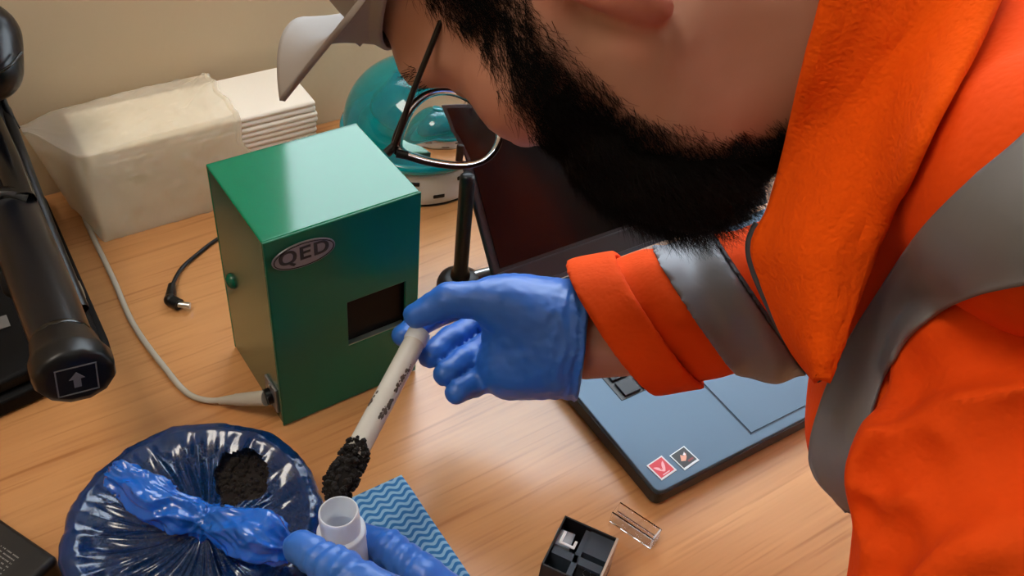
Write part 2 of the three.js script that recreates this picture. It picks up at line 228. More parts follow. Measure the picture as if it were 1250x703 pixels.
// ------------------------------------------------------------------ laptop
{
  const la = -0.0261, g = thing('laptop', 'open grey laptop with a dark screen and two stickers on its palm rest', 'laptop', [0.3567, 0, -0.2488], la);
  const W = 0.325, D = 0.225, H = 0.018;
  const metal = std(S('#4d6376'), 0.42, { metalness: 0.35 }), edge = std(S('#15171b'), 0.4);
  const sh = (w, d, r) => { const s = new THREE.Shape(); s.moveTo(r, 0); s.lineTo(w - r, 0); s.quadraticCurveTo(w, 0, w, r); s.lineTo(w, d - r); s.quadraticCurveTo(w, d, w - r, d); s.lineTo(r, d); s.quadraticCurveTo(0, d, 0, d - r); s.lineTo(0, r); s.quadraticCurveTo(0, 0, r, 0); return s; };
  const ex = (w, d, r, h, b = 0.0008) => new THREE.ExtrudeGeometry(sh(w, d, r), { depth: h - 2 * b, bevelEnabled: true, bevelSize: b, bevelThickness: b, bevelOffset: -b, bevelSegments: 2, curveSegments: 8 }).rotateX(-Math.PI / 2).translate(0, b, 0);
  const base = mesh('base', ex(W, D, 0.008, 0.012).translate(0, 0.003, 0), edge, g);
  mesh('palm_rest', ex(W - 0.002, D - 0.002, 0.007, 0.004).translate(0.001, 0.0142, -0.001), metal, g);
  for (const [x, z] of [[0.03, -0.02], [0.295, -0.02], [0.03, -0.2], [0.295, -0.2]]) mesh('rubber_foot', new THREE.CylinderGeometry(0.006, 0.006, 0.0032, 16).translate(x, 0.0016, z), M.black, base);
  mesh('trackpad', merge([rbox(0.108, 0.0012, 0.066, 0.0005, 0.103 + 0.054, 0.0185, -0.043)]), std(S('#4b6073'), 0.38, { metalness: 0.35 }), g);
  mesh('trackpad_groove', merge([box(0.110, 0.0004, 0.0008, 0.157, 0.0183, -0.0094), box(0.110, 0.0004, 0.0008, 0.157, 0.0183, -0.0766), box(0.0008, 0.0004, 0.067, 0.1024, 0.0183, -0.043), box(0.0008, 0.0004, 0.067, 0.2116, 0.0183, -0.043)]), std(S('#34424f'), 0.5), g);
  const kb = mesh('keyboard', box(0.270, 0.0006, 0.106, 0.0305 + 0.135, 0.0184, -0.0855 - 0.053), edge, g);
  const key = std(S('#20242b'), 0.5), kg = rbox(0.0162, 0.0022, 0.0150, 0.0008, 0, 0, 0, 2), wide = rbox(0.0905, 0.0022, 0.0150, 0.0008, 0, 0, 0, 2);
  for (let r = 0; r < 6; r++) for (let c = 0; c < 14; c++) {
    if (r === 0 && c > 4 && c < 9) continue;
    const sp = r === 0 && c === 4; const k = mesh('key', sp ? wide : kg, key, kb); k.position.set(0.0305 + 0.0125 + 0.01885 * (sp ? 6 : c), 0.0196, -0.0945 - r * 0.0176);
  }
  // lid
  const t = 128 * Math.PI / 180, lid = new THREE.Group(); lid.name = 'lid'; lid.position.set(0, 0.0175, -D + 0.003); lid.rotation.x = -(t - Math.PI / 2); g.add(lid);
  lid.rotation.x = -(t - Math.PI / 2);
  mesh('lid_shell', rbox(W, 0.215, 0.006, 0.0025, W / 2, 0.1135, -0.003), edge, lid);
  mesh('screen', box(W - 0.016, 0.178, 0.0008, W / 2, 0.122, 0.0004), std(S('#08090b'), 0.16, { specularIntensity: 0.45 }), lid);
  mesh('screen_bezel', merge([box(W - 0.008, 0.0012, 0.0014, W / 2, 0.029, 0.0006), box(W - 0.004, 0.004, 0.001, W / 2, 0.0085, 0.0004)]), std(S('#2c3138'), 0.4), lid);
  for (const x of [0.03, 0.235]) mesh('hinge', rod(V(x, 0, 0), V(x + 0.06, 0, 0), 0.0055), edge, lid);
  const st = (x, z, draw) => { const tex = canvasTex(128, 128, draw), gg = box(0.0165, 0.0004, 0.0165, 0, 0, 0), m = mesh('sticker', gg, std(S('#ffffff'), 0.35, { map: tex }), g); m.position.set(x, 0.0185, z); m.rotation.y = 0.12; return m; };
  st(0.0176, -0.0176, (c, w) => { c.fillStyle = '#d9d5d6'; c.fillRect(0, 0, w, w); c.fillStyle = '#d01f30'; c.fillRect(10, 8, w - 20, w - 20); c.fillStyle = '#f0a8ac'; c.beginPath(); c.moveTo(22, 36); c.quadraticCurveTo(52, 42, 62, 78); c.quadraticCurveTo(74, 40, 104, 30); c.quadraticCurveTo(100, 62, 68, 92); c.lineTo(58, 92); c.quadraticCurveTo(28, 66, 22, 36); c.fill(); c.fillStyle = '#d01f30'; c.fillRect(52, 52, 4, 26); c.fillStyle = '#eab4b8'; c.fillRect(34, 102, 56, 7); }).userData.label = 'red square sticker with a pale winged emblem';
  st(0.0392, -0.0165, (c, w) => { c.fillStyle = '#d5dcde'; c.fillRect(0, 0, w, w); c.fillStyle = '#131419'; c.fillRect(8, 6, w - 16, w - 20); c.fillStyle = '#e2a184'; c.beginPath(); c.moveTo(30, 70); c.lineTo(58, 34); c.lineTo(72, 50); c.lineTo(100, 40); c.lineTo(82, 66); c.lineTo(56, 84); c.closePath(); c.fill(); c.fillStyle = '#e9e6e4'; c.beginPath(); c.moveTo(70, 44); c.lineTo(96, 30); c.lineTo(88, 54); c.closePath(); c.fill(); c.fillStyle = '#7c1d22'; c.fillRect(66, 86, 44, 14); }).userData.label = 'black square sticker with an orange and white shape';
}
// ------------------------------------------------------------------ folded paper towels in a torn film bag
{
  const w = 0.213, d = 0.074, h = 0.092, n = 8, th = h / n, x0 = 0.0985, zf = -0.7325;
  const paper = std(S('#fbf8f1'), 0.95), paper2 = std(S('#f6f1e6'), 0.95);
  const rank = ['bottom', 'second from the bottom', 'third from the bottom', 'fourth from the bottom', 'fourth from the top', 'third from the top', 'second from the top', 'topmost'];
  for (let i = 0; i < n; i++) {
    const s = 1 + 0.012 * (rnd() - 0.5), dx = 0.003 * (rnd() - 0.5), dz = 0.002 * (rnd() - 0.5);
    const t = thing('paper_towel', `folded white paper towel, ${rank[i]} of the stack in the film bag`, 'paper towel', [x0 + w / 2 + dx, i * th, zf - d / 2 + dz], -0.01, 'folded paper towels in the stack');
    const fold = (y0, hh, q, mat, nm) => { const g = new RoundedBoxGeometry(w * s, hh, d, 4, hh * 0.46, ); g.translate(0, y0 + hh / 2, 0); const p = g.attributes.position; for (let k = 0; k < p.count; k++) p.setY(k, p.getY(k) + 0.0006 * nz(p.getX(k) * 30, i * 3 + q, p.getZ(k) * 30)); mesh(nm, g, mat, t); };
    fold(0.0002, th * 0.52, 0.3, paper, 'lower_fold'); fold(th * 0.5, th * 0.5, 0.8, paper2, 'upper_fold');
  }
  // film bag: a loose sleeve round the left two thirds, gathered flat at its closed end
  const film = std(S('#fffdf8'), 0.36, { transmission: 0.85, thickness: 0, ior: 1.3, specularIntensity: 0.7 });
  const bx0 = x0 - 0.003, ex = 0.128;
  const ringAt = (u, v) => {
    // v: closed end (0) to open end (1); u: round the sleeve
    const e = u * 4, k = Math.floor(e) % 4, f = e - Math.floor(e);
    let y, z; const hh = h + 0.0035, zb = zf - d - 0.004, zt = zf + 0.0035;
    if (k === 0) { y = 0.001 + f * hh; z = zt; } else if (k === 1) { y = hh; z = mix(zt, zb, f); } else if (k === 2) { y = mix(hh, 0.001, f); z = zb; } else { y = 0.001; z = mix(zb, zt, f); }
    const g = sm(0.17, 0.0, v);
    z = mix(z, zf - d * 0.72 + 0.1 * (z - zf), g * 0.95); if (g > 0) y = mix(y, 0.006 + (y / hh) * (hh - 0.004), g);
    const lump = 0.003 * Math.max(0, fbm(v * 7, u * 9, 2.4)) + 0.004 * Math.max(0, nz(v * 16, u * 26, 5.1)) * v;
    const bump = k === 1 ? 0.013 * sm(0.8, 0.97, v) * Math.sin(Math.PI * Math.min(1, f * 1.05)) + 0.004 * sm(0.2, 0.6, v) : 0;
    y += (y > 0.01 ? lump * (y / hh) : 0) + bump; z += (k === 0 ? lump : 0);
    const edge = (0.026 * (u < 0.25 ? 1 - u * 3 : 0.25) + 0.010 * nz(u * 14, 1.7, 0.2)) * v * v;
    return V(bx0 - 0.034 * (1 - Math.min(1, v / 0.17)) * (0.35 + 0.65 * (y / hh)) + Math.max(0, v - 0.17) / 0.83 * ex + edge, Math.max(0.001, y), Math.max(WZ + 0.002, z));
  };
  const b = thing('film_bag', 'torn translucent film bag around the left of the white paper towels', 'bag');
  mesh('film', sheet(160, 60, (u, v) => ringAt(u, v), 0.0002), film, b);
  mesh('torn_edge', sheet(160, 3, (u, v) => { const q = ringAt(u, 0.985 + 0.03 * v); q.y += u < 0.5 && q.y > 0.004 ? 0.002 * Math.sin(v * 3.14) : 0; q.z += u < 0.25 ? 0.002 : 0; return q; }, 0.0004), film, b);
}
// ------------------------------------------------------------------ mini centrifuge with a turquoise dome
{
  const g = thing('mini_centrifuge', 'round bench centrifuge with a white base and turquoise dome lid', 'centrifuge', [0.412, 0, -0.712], 0.35);
  const L = (pts, s = 64) => new THREE.LatheGeometry(pts.map((q) => new THREE.Vector2(...q)), s);
  const white = std(S('#dcdcdc'), 0.35), teal = std(S('#14c6cc'), 0.06, { transmission: 0.74, thickness: 0, ior: 1.5 }), tealSolid = std(S('#0794a3'), 0.2, { clearcoat: 0.6 });
  mesh('base', L([[0, 0.001], [0.073, 0.001], [0.076, 0.004], [0.0765, 0.012], [0.0755, 0.036], [0.073, 0.040], [0.0, 0.040]]), white, g);
  mesh('foot_ring', L([[0.066, 0], [0.0745, 0], [0.0755, 0.0035], [0.066, 0.0035]]), M.black, g);
  mesh('collar', L([[0.060, 0.0395], [0.0765, 0.0395], [0.079, 0.043], [0.0785, 0.048], [0.074, 0.051], [0.060, 0.051]]), tealSolid, g);
  const dome = []; for (let i = 0; i <= 20; i++) { const a = i / 20 * Math.PI / 2; dome.push([0.075 * Math.cos(a) + 0.0001, 0.050 + 0.070 * Math.sin(a)]); }
  mesh('dome_lid', L(dome), teal, g);
  mesh('rotor', L([[0, 0.112], [0.018, 0.110], [0.026, 0.104], [0.034, 0.090], [0.046, 0.076], [0.048, 0.070], [0.044, 0.064], [0, 0.060]]), std(S('#0a6f9a'), 0.15, { clearcoat: 1 }), g);
  mesh('lid_knob', L([[0, 0.128], [0.012, 0.127], [0.015, 0.123], [0.014, 0.118], [0, 0.117]]), tealSolid, g);
  for (let k = 0; k < 9; k++) { const a = -0.9 + k * 0.34, m = mesh('vent_slot', rbox(0.012, 0.0042, 0.003, 0.001), M.black, g); m.position.set(0.0756 * Math.sin(a), k % 2 ? 0.013 : 0.029, 0.0756 * Math.cos(a)); m.rotation.y = a; }
}
// ------------------------------------------------------------------ black aerial on its foot
{
  const g = thing('aerial', 'upright black aerial on a small black base beside the laptop', 'aerial', [0.351, 0, -0.522]);
  mesh('rod', new THREE.LatheGeometry([[0, 0.132], [0.004, 0.1315], [0.0062, 0.129], [0.0066, 0.122], [0.0066, 0.024], [0.009, 0.022], [0.009, 0.016], [0, 0.016]].map((q) => new THREE.Vector2(...q)), 28), M.black, g);
  mesh('base', new THREE.LatheGeometry([[0, 0.018], [0.012, 0.018], [0.019, 0.014], [0.021, 0.009], [0.021, 0.001], [0.019, 0], [0, 0]].map((q) => new THREE.Vector2(...q)), 32), M.black, g);
  mesh('connector', merge([rod(V(0.014, 0.010, 0), V(0.030, 0.012, 0.004), 0.006), rod(V(0.030, 0.012, 0.004), V(0.036, 0.0127, 0.0055), 0.0045)]), M.metal, g);
}
// ------------------------------------------------------------------ handheld analyser standing in its dock
{
  const pTop = 0.03;
  const d = thing('docking_base', 'flat black docking base standing under the handheld analyser', 'dock');
  const a = P(135, 415, pTop), b = P(46, 213, pTop), c = P(-190, 300, pTop), e = P(-60, 500, pTop);
  const sh = new THREE.Shape(), q = [e, a, b, c].map((v) => [v.x, -Math.max(v.z, WZ + 0.004)]), R = 0.02;
  for (let i = 0; i < 4; i++) { const p0 = q[(i + 3) % 4], p1 = q[i], p2 = q[(i + 1) % 4]; const f = (s, t) => { const l = Math.hypot(s[0] - t[0], s[1] - t[1]); return [t[0] + (s[0] - t[0]) * R / l, t[1] + (s[1] - t[1]) * R / l]; }; const m = f(p0, p1), n = f(p2, p1); i ? sh.lineTo(...m) : sh.moveTo(...m); sh.quadraticCurveTo(...p1, ...n); }
  sh.closePath();
  const slab = (h, bev, off) => new THREE.ExtrudeGeometry(sh, { depth: h - 2 * bev, bevelEnabled: true, bevelSize: bev, bevelThickness: bev, bevelOffset: off - bev, bevelSegments: 4, curveSegments: 10 }).rotateX(-Math.PI / 2).translate(0, bev, 0);
  mesh('foot_plate', slab(0.016, 0.004, 0), M.blackMatte, d);
  mesh('upper_plate', slab(0.013, 0.004, -0.006).translate(0, 0.0165, 0), M.blackMatte, d);
  mesh('contact_block', merge([rbox(0.007, 0.011, 0.016, 0.002, 0.054, 0.036, -0.635)]), std(S('#a19c90'), 0.45), d);
  mesh('label', merge([box(0.022, 0.0006, 0.014, -0.012, 0.0305, -0.632)]), std(S('#6f7073'), 0.5), d);
  const g = thing('handheld_analyzer', 'black handheld analyser with a thick grip whose end cap shows an arrow', 'analyser');
  const A = C(6, 235, 0.735), B = C(82, 432, 0.612), E = C(93, 468, 0.588);
  const ax = B.clone().sub(A).normalize(), r0 = 0.0192;
  const grip = blend([cone(A, B, r0, r0 * 1.0)], 0.01);
  const dull = std(S('#080b12'), 0.28, { specularIntensity: 0.7 });
  const gL = A.distanceTo(B), toW = new THREE.Matrix4(); { const yv = ax, xv = V().crossVectors(UPV, yv).normalize(), zv = V().crossVectors(xv, yv); toW.makeBasis(xv, yv, zv).setPosition(A); }
  const prof = []; for (let i = 0; i <= 30; i++) { const t = i / 30; prof.push(new THREE.Vector2(r0 * (1 + 0.05 * Math.sin(t * 3.1)) , t * gL * 0.93)); }
  mesh('grip', new THREE.LatheGeometry(prof, 48).scale(1, 1, 0.92).applyMatrix4(toW), dull, g);
  mesh('seam_ring', new THREE.LatheGeometry([[r0 * 1.0, gL * 0.925], [r0 * 1.035, gL * 0.93], [r0 * 1.035, gL * 0.94], [r0, gL * 0.945]].map((v) => new THREE.Vector2(...v)), 48).scale(1, 1, 0.92).applyMatrix4(toW), M.blackGloss, g);
  const capP = [[0, gL + 0.026], [0.018, gL + 0.026], [0.0235, gL + 0.0245], [0.0255, gL + 0.021], [0.0262, gL + 0.012], [0.0255, gL + 0.008], [0.0225, gL], [0.0208, gL - 0.012], [0.0203, gL * 0.94]];
  const cap = mesh('battery_cap', new THREE.LatheGeometry(capP.map((v) => new THREE.Vector2(...v)), 12).scale(1.0, 1, 0.86).applyMatrix4(toW), M.black, g);
  // arrow mark on the end face: the face is square to the grip
  const n = ax.clone(), ux = RIGHT.clone().addScaledVector(n, -RIGHT.dot(n)).normalize().applyAxisAngle(n, -0.2), uy = V().crossVectors(n, ux), fc = A.clone().addScaledVector(ax, gL + 0.0262);
  const mm = new THREE.Matrix4().makeBasis(ux, uy, n).setPosition(fc);
  const sq = new THREE.Shape(); sq.moveTo(-0.0125, -0.0115); sq.lineTo(0.0125, -0.0115); sq.lineTo(0.0125, 0.0115); sq.lineTo(-0.0125, 0.0115); sq.closePath(); const sh2 = new THREE.Path(); sh2.moveTo(-0.0116, -0.0106); sh2.lineTo(-0.0116, 0.0106); sh2.lineTo(0.0116, 0.0106); sh2.lineTo(0.0116, -0.0106); sh2.closePath(); sq.holes.push(sh2);
  const ar = new THREE.Shape(); [[-0.0022, -0.006], [0.0022, -0.006], [0.0022, 0.001], [0.0048, 0.001], [0, 0.0068], [-0.0048, 0.001], [-0.0022, 0.001]].forEach((v, i) => i ? ar.lineTo(...v) : ar.moveTo(...v));
  const mk = merge([sq, ar].map((s) => new THREE.ExtrudeGeometry(s, { depth: 0.0003, bevelEnabled: false }))).applyMatrix4(mm);
  mesh('arrow_mark', mk, std(S('#6a6c70'), 0.5), cap);
  // body: a long housing leaning over the dock, with ribs, a trigger and the rounded nose at the top
  const h0 = C(-8, 118, 0.80), h1 = C(66, 372, 0.735);
  mesh('housing', boxUV((() => { const l = h0.distanceTo(h1), gg = new RoundedBoxGeometry(0.03, l, 0.045, 4, 0.008); gg.translate(-0.006, l / 2, -0.02); const yv = h1.clone().sub(h0).normalize(), xv = RIGHT.clone().addScaledVector(yv, -RIGHT.dot(yv)).normalize(), zv = V().crossVectors(xv, yv); return gg.applyMatrix4(new THREE.Matrix4().makeBasis(xv, yv, zv).setPosition(h0)); })()), M.blackMatte, g);
  mesh('rib', tube([C(4, 135, 0.785), C(24, 190, 0.765), C(58, 280, 0.74), C(98, 378, 0.71)], 0.0065, 30, 12), M.black, g);
  mesh('front_rib', tube([C(-12, 150, 0.75), C(8, 195, 0.73), C(28, 246, 0.71)], 0.010, 24, 12), M.blackGloss, g);
  mesh('trigger_guard', tube([C(-20, 246, 0.70), C(6, 238, 0.705), C(34, 246, 0.71)], 0.007, 20, 10), M.blackGloss, g);
  mesh('hook', tube([C(-5, 95, 0.78), C(6, 128, 0.78), C(17, 150, 0.78), C(21, 157, 0.78)], 0.0028, 16, 8), M.black, g);
  const k0 = C(-70, 60, 0.72), k1 = C(-16, 78, 0.72), dir = k1.clone().sub(k0);
  const nose = blend([cone(C(-75, 30, 0.72), C(-22, 46, 0.72), 0.03, 0.028), cone(C(-75, 60, 0.72), C(-18, 82, 0.72), 0.03, 0.0265)], 0.01);
  const lo = k0.clone().min(k1).subScalar(0.07), hi = k0.clone().max(k1).addScalar(0.07);
  mesh('nose', nets(nose, lo.toArray(), hi.toArray(), 0.003), dull, g);
  mesh('nose_band', tube([C(-60, 102, 0.70), C(-20, 96, 0.694), C(10, 82, 0.70), C(26, 64, 0.712)], 0.0012, 20, 6), M.blackGloss, g);
}
// ------------------------------------------------------------------ cables
{
  const grey = std(S('#b5aea2'), 0.55), g = thing('usb_cable', 'grey cable curving across the desk into the side of the green box', 'cable');
  const pl = (x, y, h) => P(x, y, h), r = 0.0024;
  const pts = [pl(93, 226, r), pl(98, 244, r), pl(102, 262, r), pl(115, 292, r), pl(138, 340, r), pl(163, 396, r), pl(198, 445, r), pl(232, 482, r), pl(256, 489, r + 0.001), pl(272, 488, 0.006)];
  mesh('cord', tube(pts, r, 90, 10), grey, g);
  const a = pl(268, 489, 0.005), b = V(0.1505 - 0.006, 0.0215, -0.4525 - 0.0165), m = a.clone().lerp(b, 0.35);
  mesh('strain_relief', rod(a, m, 0.0028, 0.0045), grey, g); mesh('plug', rod(m, b, 0.0048, 0.0062), grey, g);
  const d = thing('power_cord', 'thin black power cord with a right angled barrel plug lying on the desk', 'cable');
  const c = pl(208, 366, 0.006);
  mesh('cord', tube([pl(330, 270, 0.002), pl(290, 278, 0.002), pl(262, 294, 0.002), pl(240, 311, 0.0022), pl(222, 327, 0.003), pl(213, 342, 0.005), pl(207, 358, 0.006)], 0.0018, 50, 8), M.black, d);
  mesh('elbow', merge([rod(pl(210, 348, 0.006), c, 0.0034, 0.0052), new THREE.SphereGeometry(0.0056, 20, 14).translate(c.x, c.y, c.z), rod(c, pl(219, 372, 0.006), 0.0052)]), M.black, d);
  mesh('barrel_tip', rod(pl(218, 371.5, 0.006), pl(232, 373, 0.006), 0.0028), M.metal, d);
}
// ------------------------------------------------------------------ black box, lower left
{
  const h = 0.028, a = P(-40, 604, h), b = P(69, 678, h), c = P(30, 716, h), g = thing('battery_box', 'flat black box with white print in the lower left corner', 'box');
  const u = b.clone().sub(a), l = u.length(); u.normalize(); const v = V(u.z, 0, -u.x).multiplyScalar(-1); const w = 0.075;
  const mm = new THREE.Matrix4().makeBasis(u, V(0, 1, 0), V().crossVectors(u, V(0, 1, 0))).setPosition(a.x, 0, a.z);
  const s = V().crossVectors(u, V(0, 1, 0)), sign = s.z > 0 ? 1 : -1;
  mesh('shell', new RoundedBoxGeometry(l + 0.004, h, w, 4, 0.005).translate((l) / 2, h / 2, sign * w / 2).applyMatrix4(mm), std(S('#0d0e12'), 0.45), g);
  const tex = canvasTex(512, 256, (k, W, H) => { k.fillStyle = '#0d0e12'; k.fillRect(0, 0, W, H); k.fillStyle = '#cfcfcf'; k.fillRect(60, 60, 90, 34); k.fillRect(20, 170, 80, 34); k.fillRect(85, 100, 60, 24); k.fillStyle = '#8b8b8b'; for (let j = 0; j < 6; j++) for (let i = 0; i < 18; i++) if (rnd() > 0.2) k.fillRect(250 + i * 11, 60 + j * 15, 4 + rnd() * 6, 5); });
  mesh('print', new THREE.PlaneGeometry(l * 0.62, w * 0.6).rotateX(-Math.PI / 2).translate(l * 0.56, h + 0.0003, sign * w * 0.34).applyMatrix4(mm), std(S('#ffffff'), 0.5, { map: tex }), g);
}
// ------------------------------------------------------------------ wave patterned cleaning cloth
{
  const t0 = P(490, 582), t1 = P(425, 612), r0 = P(574, 706); const ex = t1.clone().sub(t0).normalize(), ez = r0.clone().sub(t0).normalize();
  const tex = dataTex(512, 512, (u, v) => { const w = v * 21 + 0.27 * Math.sin(u * 10 * 6.2832); const f = w - Math.floor(w); const k = sm(0.42, 0.5, f) * sm(1.0, 0.92, f), gr = 10 * fbm(u * 60, v * 60, 4.4, 2); return [mix(132, 44, k) + gr, mix(176, 108, k) + gr, mix(208, 165, k) + gr]; });
  const c = mesh('cleaning_cloth', sheet(60, 60, (u, v) => { const x = u * 0.20, z = v * 0.15; const q = t0.clone().addScaledVector(ex, x).addScaledVector(ez, z); q.y = 0.0012 + 0.0009 * (1 + fbm(x * 40, z * 40, 1.7, 2)) + 0.0012 * Math.max(0, Math.sin(z * 80 + x * 20)) * 0.4; return q; }, 0.0012), std(S('#ffffff'), 0.95, { map: tex }));
  tex.repeat.set(0.20 / 0.115, 0.15 / 0.115); tag(c, 'blue and white wavy striped cleaning cloth lying flat on the desk', 'cloth');
}
// ------------------------------------------------------------------ knotted blue bag of soil
{
  const K = P(237, 634, 0.066), cx = K.x, cz = K.z, Rr = 0.0785, TAU = Math.PI * 2;
  // soil inside
  const sg = new THREE.BufferGeometry(), sp = [], si = [], NU = 90, NV = 34;
  const soilY = (r, a) => 0.050 + 0.008 * Math.cos(r / Rr * 1.6) + 0.006 * fbm(r * Math.cos(a) * 60, r * Math.sin(a) * 60, 2.2, 3);
  for (let j = 0; j <= NV; j++) for (let i = 0; i < NU; i++) { const a = i / NU * TAU, r = Rr * 0.93 * j / NV; sp.push(cx + r * Math.cos(a), j === NV ? 0.012 : soilY(r, a), cz + r * Math.sin(a)); }
  for (let j = 0; j < NV; j++) for (let i = 0; i < NU; i++) { const a = j * NU + i, b = j * NU + (i + 1) % NU; si.push(a, b, a + NU, b, b + NU, a + NU); }
  sg.setAttribute('position', new THREE.Float32BufferAttribute(sp, 3)); sg.setIndex(si); sg.computeVertexNormals();
  const soilM = std(S('#1b120d'), 1); soilM.side = THREE.DoubleSide;
  const crumbs = [sg.toNonIndexed()]; crumbs[0].computeVertexNormals();
  for (let i = 0; i < 1500; i++) { const a = rnd() * TAU, r = Rr * 0.9 * Math.sqrt(rnd()), s = 0.0012 + 0.0026 * rnd() * rnd(); const g = new THREE.IcosahedronGeometry(s, 0); g.scale(1, 0.6 + rnd() * 0.6, 0.7 + rnd() * 0.5); g.rotateX(rnd() * 6); g.rotateY(rnd() * 6); g.translate(cx + r * Math.cos(a), soilY(r, a) + s * 0.3, cz + r * Math.sin(a)); g.deleteAttribute('uv'); crumbs.push(g); }
  const soil = mesh('soil', mergeGeometries(crumbs), soilM); tag(soil, 'dark brown soil seen inside the knotted blue bag', 'soil', null, 'stuff');
  const g = thing('plastic_bag', 'knotted translucent blue plastic bag filled with dark soil', 'bag');
  const film = std(S('#2a6cc4'), 0.15, { transmission: 0.86, thickness: 0, ior: 1.55, specularIntensity: 1 });
  const kn = P(247, 636, 0.082), kx = kn.x - cx, kz = kn.z - cz;
  // film surface in three runs: side, rim roll, top drawn to the knot
  const AN = 300, RN = 84, gpos = [], gidx = [];
  const ridge = (a, t) => { let s = 0; for (const [f, w, ph] of [[5, 1, 0.3], [9, 1, 1.9], [15, 0.7, 4.1], [26, 0.4, 2.2]]) { const q = Math.abs(Math.sin(f * 0.5 * a + ph + 2.6 * nz(Math.cos(a) * 1.4 + f, Math.sin(a) * 1.4, t * 1.2))); s += w * Math.pow(1 - q, 2.2); } return s / 3.1; };
  const hA = Math.atan2(P(292, 580, 0.06).z - cz, P(292, 580, 0.06).x - cx);
  const pt = (a, t) => {
    const c = Math.cos(a), s = Math.sin(a), rg = ridge(a, t), lump = fbm(c * 3 + 5, s * 3, t * 3, 3);
    if (t < 0.34) { const q = t / 0.34; const r = Rr * mix(0.86, 1.0, sm(0, 0.8, q)) * (1 + 0.02 * Math.sin(q * 3.1)) + 0.004 * lump + 0.0035 * rg * sm(0, 0.5, q); return [cx + r * c, 0.0015 + q * 0.058, cz + r * s]; }
    if (t < 0.5) { const q = (t - 0.34) / 0.16, b = q * Math.PI / 2, r = Rr - 0.010 + 0.010 * Math.cos(b) + 0.004 * lump * (1 - q) + 0.0035 * rg; return [cx + r * c, 0.0595 + 0.0085 * Math.sin(b) + 0.003 * lump + 0.002 * rg * q, cz + r * s]; }
    const q = (t - 0.5) / 0.5, r = mix(Rr - 0.010, 0.005, q), kk = sm(0.1, 1, q);
    const dip = 0.009 * Math.sin(q * Math.PI) * (1 - 0.5 * q), amp = 0.010 * Math.sin(Math.PI * Math.min(1, q * 0.9 + 0.1));
    return [cx + r * c + kx * kk, 0.068 + 0.008 * kk - dip + amp * (rg - 0.35) + 0.004 * lump * (1 - q), cz + r * s + kz * kk];
  };
  for (let j = 0; j <= RN; j++) for (let i = 0; i < AN; i++) gpos.push(...pt(i / AN * TAU, j / RN));
  const holeAt = (i, j) => { const a = (i + 0.5) / AN * TAU, t = (j + 0.5) / RN; let da = Math.atan2(Math.sin(a - hA), Math.cos(a - hA)); const e = (da / 0.44) ** 2 + ((t - 0.72) / 0.16) ** 2; return e + 0.35 * nz(a * 6, t * 14, 0.4) < 1; };
  for (let j = 0; j < RN; j++) for (let i = 0; i < AN; i++) { if (holeAt(i, j)) continue; const a = j * AN + i, b = j * AN + (i + 1) % AN; gidx.push(a, a + AN, b, b, a + AN, b + AN); }
  const fg = new THREE.BufferGeometry(); fg.setAttribute('position', new THREE.Float32BufferAttribute(gpos, 3)); fg.setIndex(gidx); fg.computeVertexNormals();
  mesh('film', fg, film, g);
  // knot and its two twisted tails
  const blue = std(S('#1878e6'), 0.2, { transmission: 0.45, thickness: 0, ior: 1.5, clearcoat: 0.5, clearcoatRoughness: 0.15 });
  const tail = (pts, radii, ph) => {
    const cs = []; for (let i = 0; i < pts.length - 1; i++) cs.push(cone(pts[i], pts[i + 1], radii[i], radii[i + 1]));
    const ax = pts[pts.length - 1].clone().sub(pts[0]).normalize(), o = pts[0], b = blend(cs, 0.008), p1 = V().crossVectors(ax, V(0, 1, 0)).normalize(), p2 = V().crossVectors(ax, p1);
    return (x, y, z) => { let d = b(x, y, z); if (d > 0.015) return d; const rx = x - o.x, ry = y - o.y, rz = z - o.z, l = rx * ax.x + ry * ax.y + rz * ax.z, u = rx * p1.x + ry * p1.y + rz * p1.z, v = rx * p2.x + ry * p2.y + rz * p2.z, th = Math.atan2(v, u); return d + 0.0034 * Math.abs(Math.sin(th * 4 + l * 45 + ph + 2.4 * nz(x * 35, y * 35, z * 35))) - 0.0022 + 0.004 * fbm(x * 75, y * 75, z * 75, 2) + 0.0012 * Math.abs(Math.sin(th * 9 - l * 130 + 3 * nz(x * 60, y * 60, z * 60))); };
  };
  const T = (px, py, h) => P(px, py, h);
  const t1 = tail([T(252, 634, 0.084), T(222, 628, 0.088), T(185, 608, 0.090), T(150, 583, 0.090)], [0.007, 0.0095, 0.012, 0.010], 0.4);
  const t2 = tail([T(252, 634, 0.084), T(285, 645, 0.091), T(318, 655, 0.094), T(338, 668, 0.088)], [0.007, 0.0115, 0.0145, 0.010], 2.1);
  const t3 = tail([T(250, 636, 0.078), T(250, 634, 0.086)], [0.012, 0.009], 1.0);
  const kt = (x, y, z) => smin(smin(t1(x, y, z), t2(x, y, z), 0.003), t3(x, y, z), 0.004);
  const lo = T(140, 560, 0.1).min(T(150, 700, 0.05)).subScalar(0.02), hi = T(355, 700, 0.09).max(T(355, 560, 0.09)).addScalar(0.02);
  mesh('knot', nets(kt, [lo.x, 0.05, Math.min(lo.z, hi.z) - 0.02], [hi.x, 0.125, Math.max(lo.z, hi.z) + 0.02], 0.0013), blue, g);
}
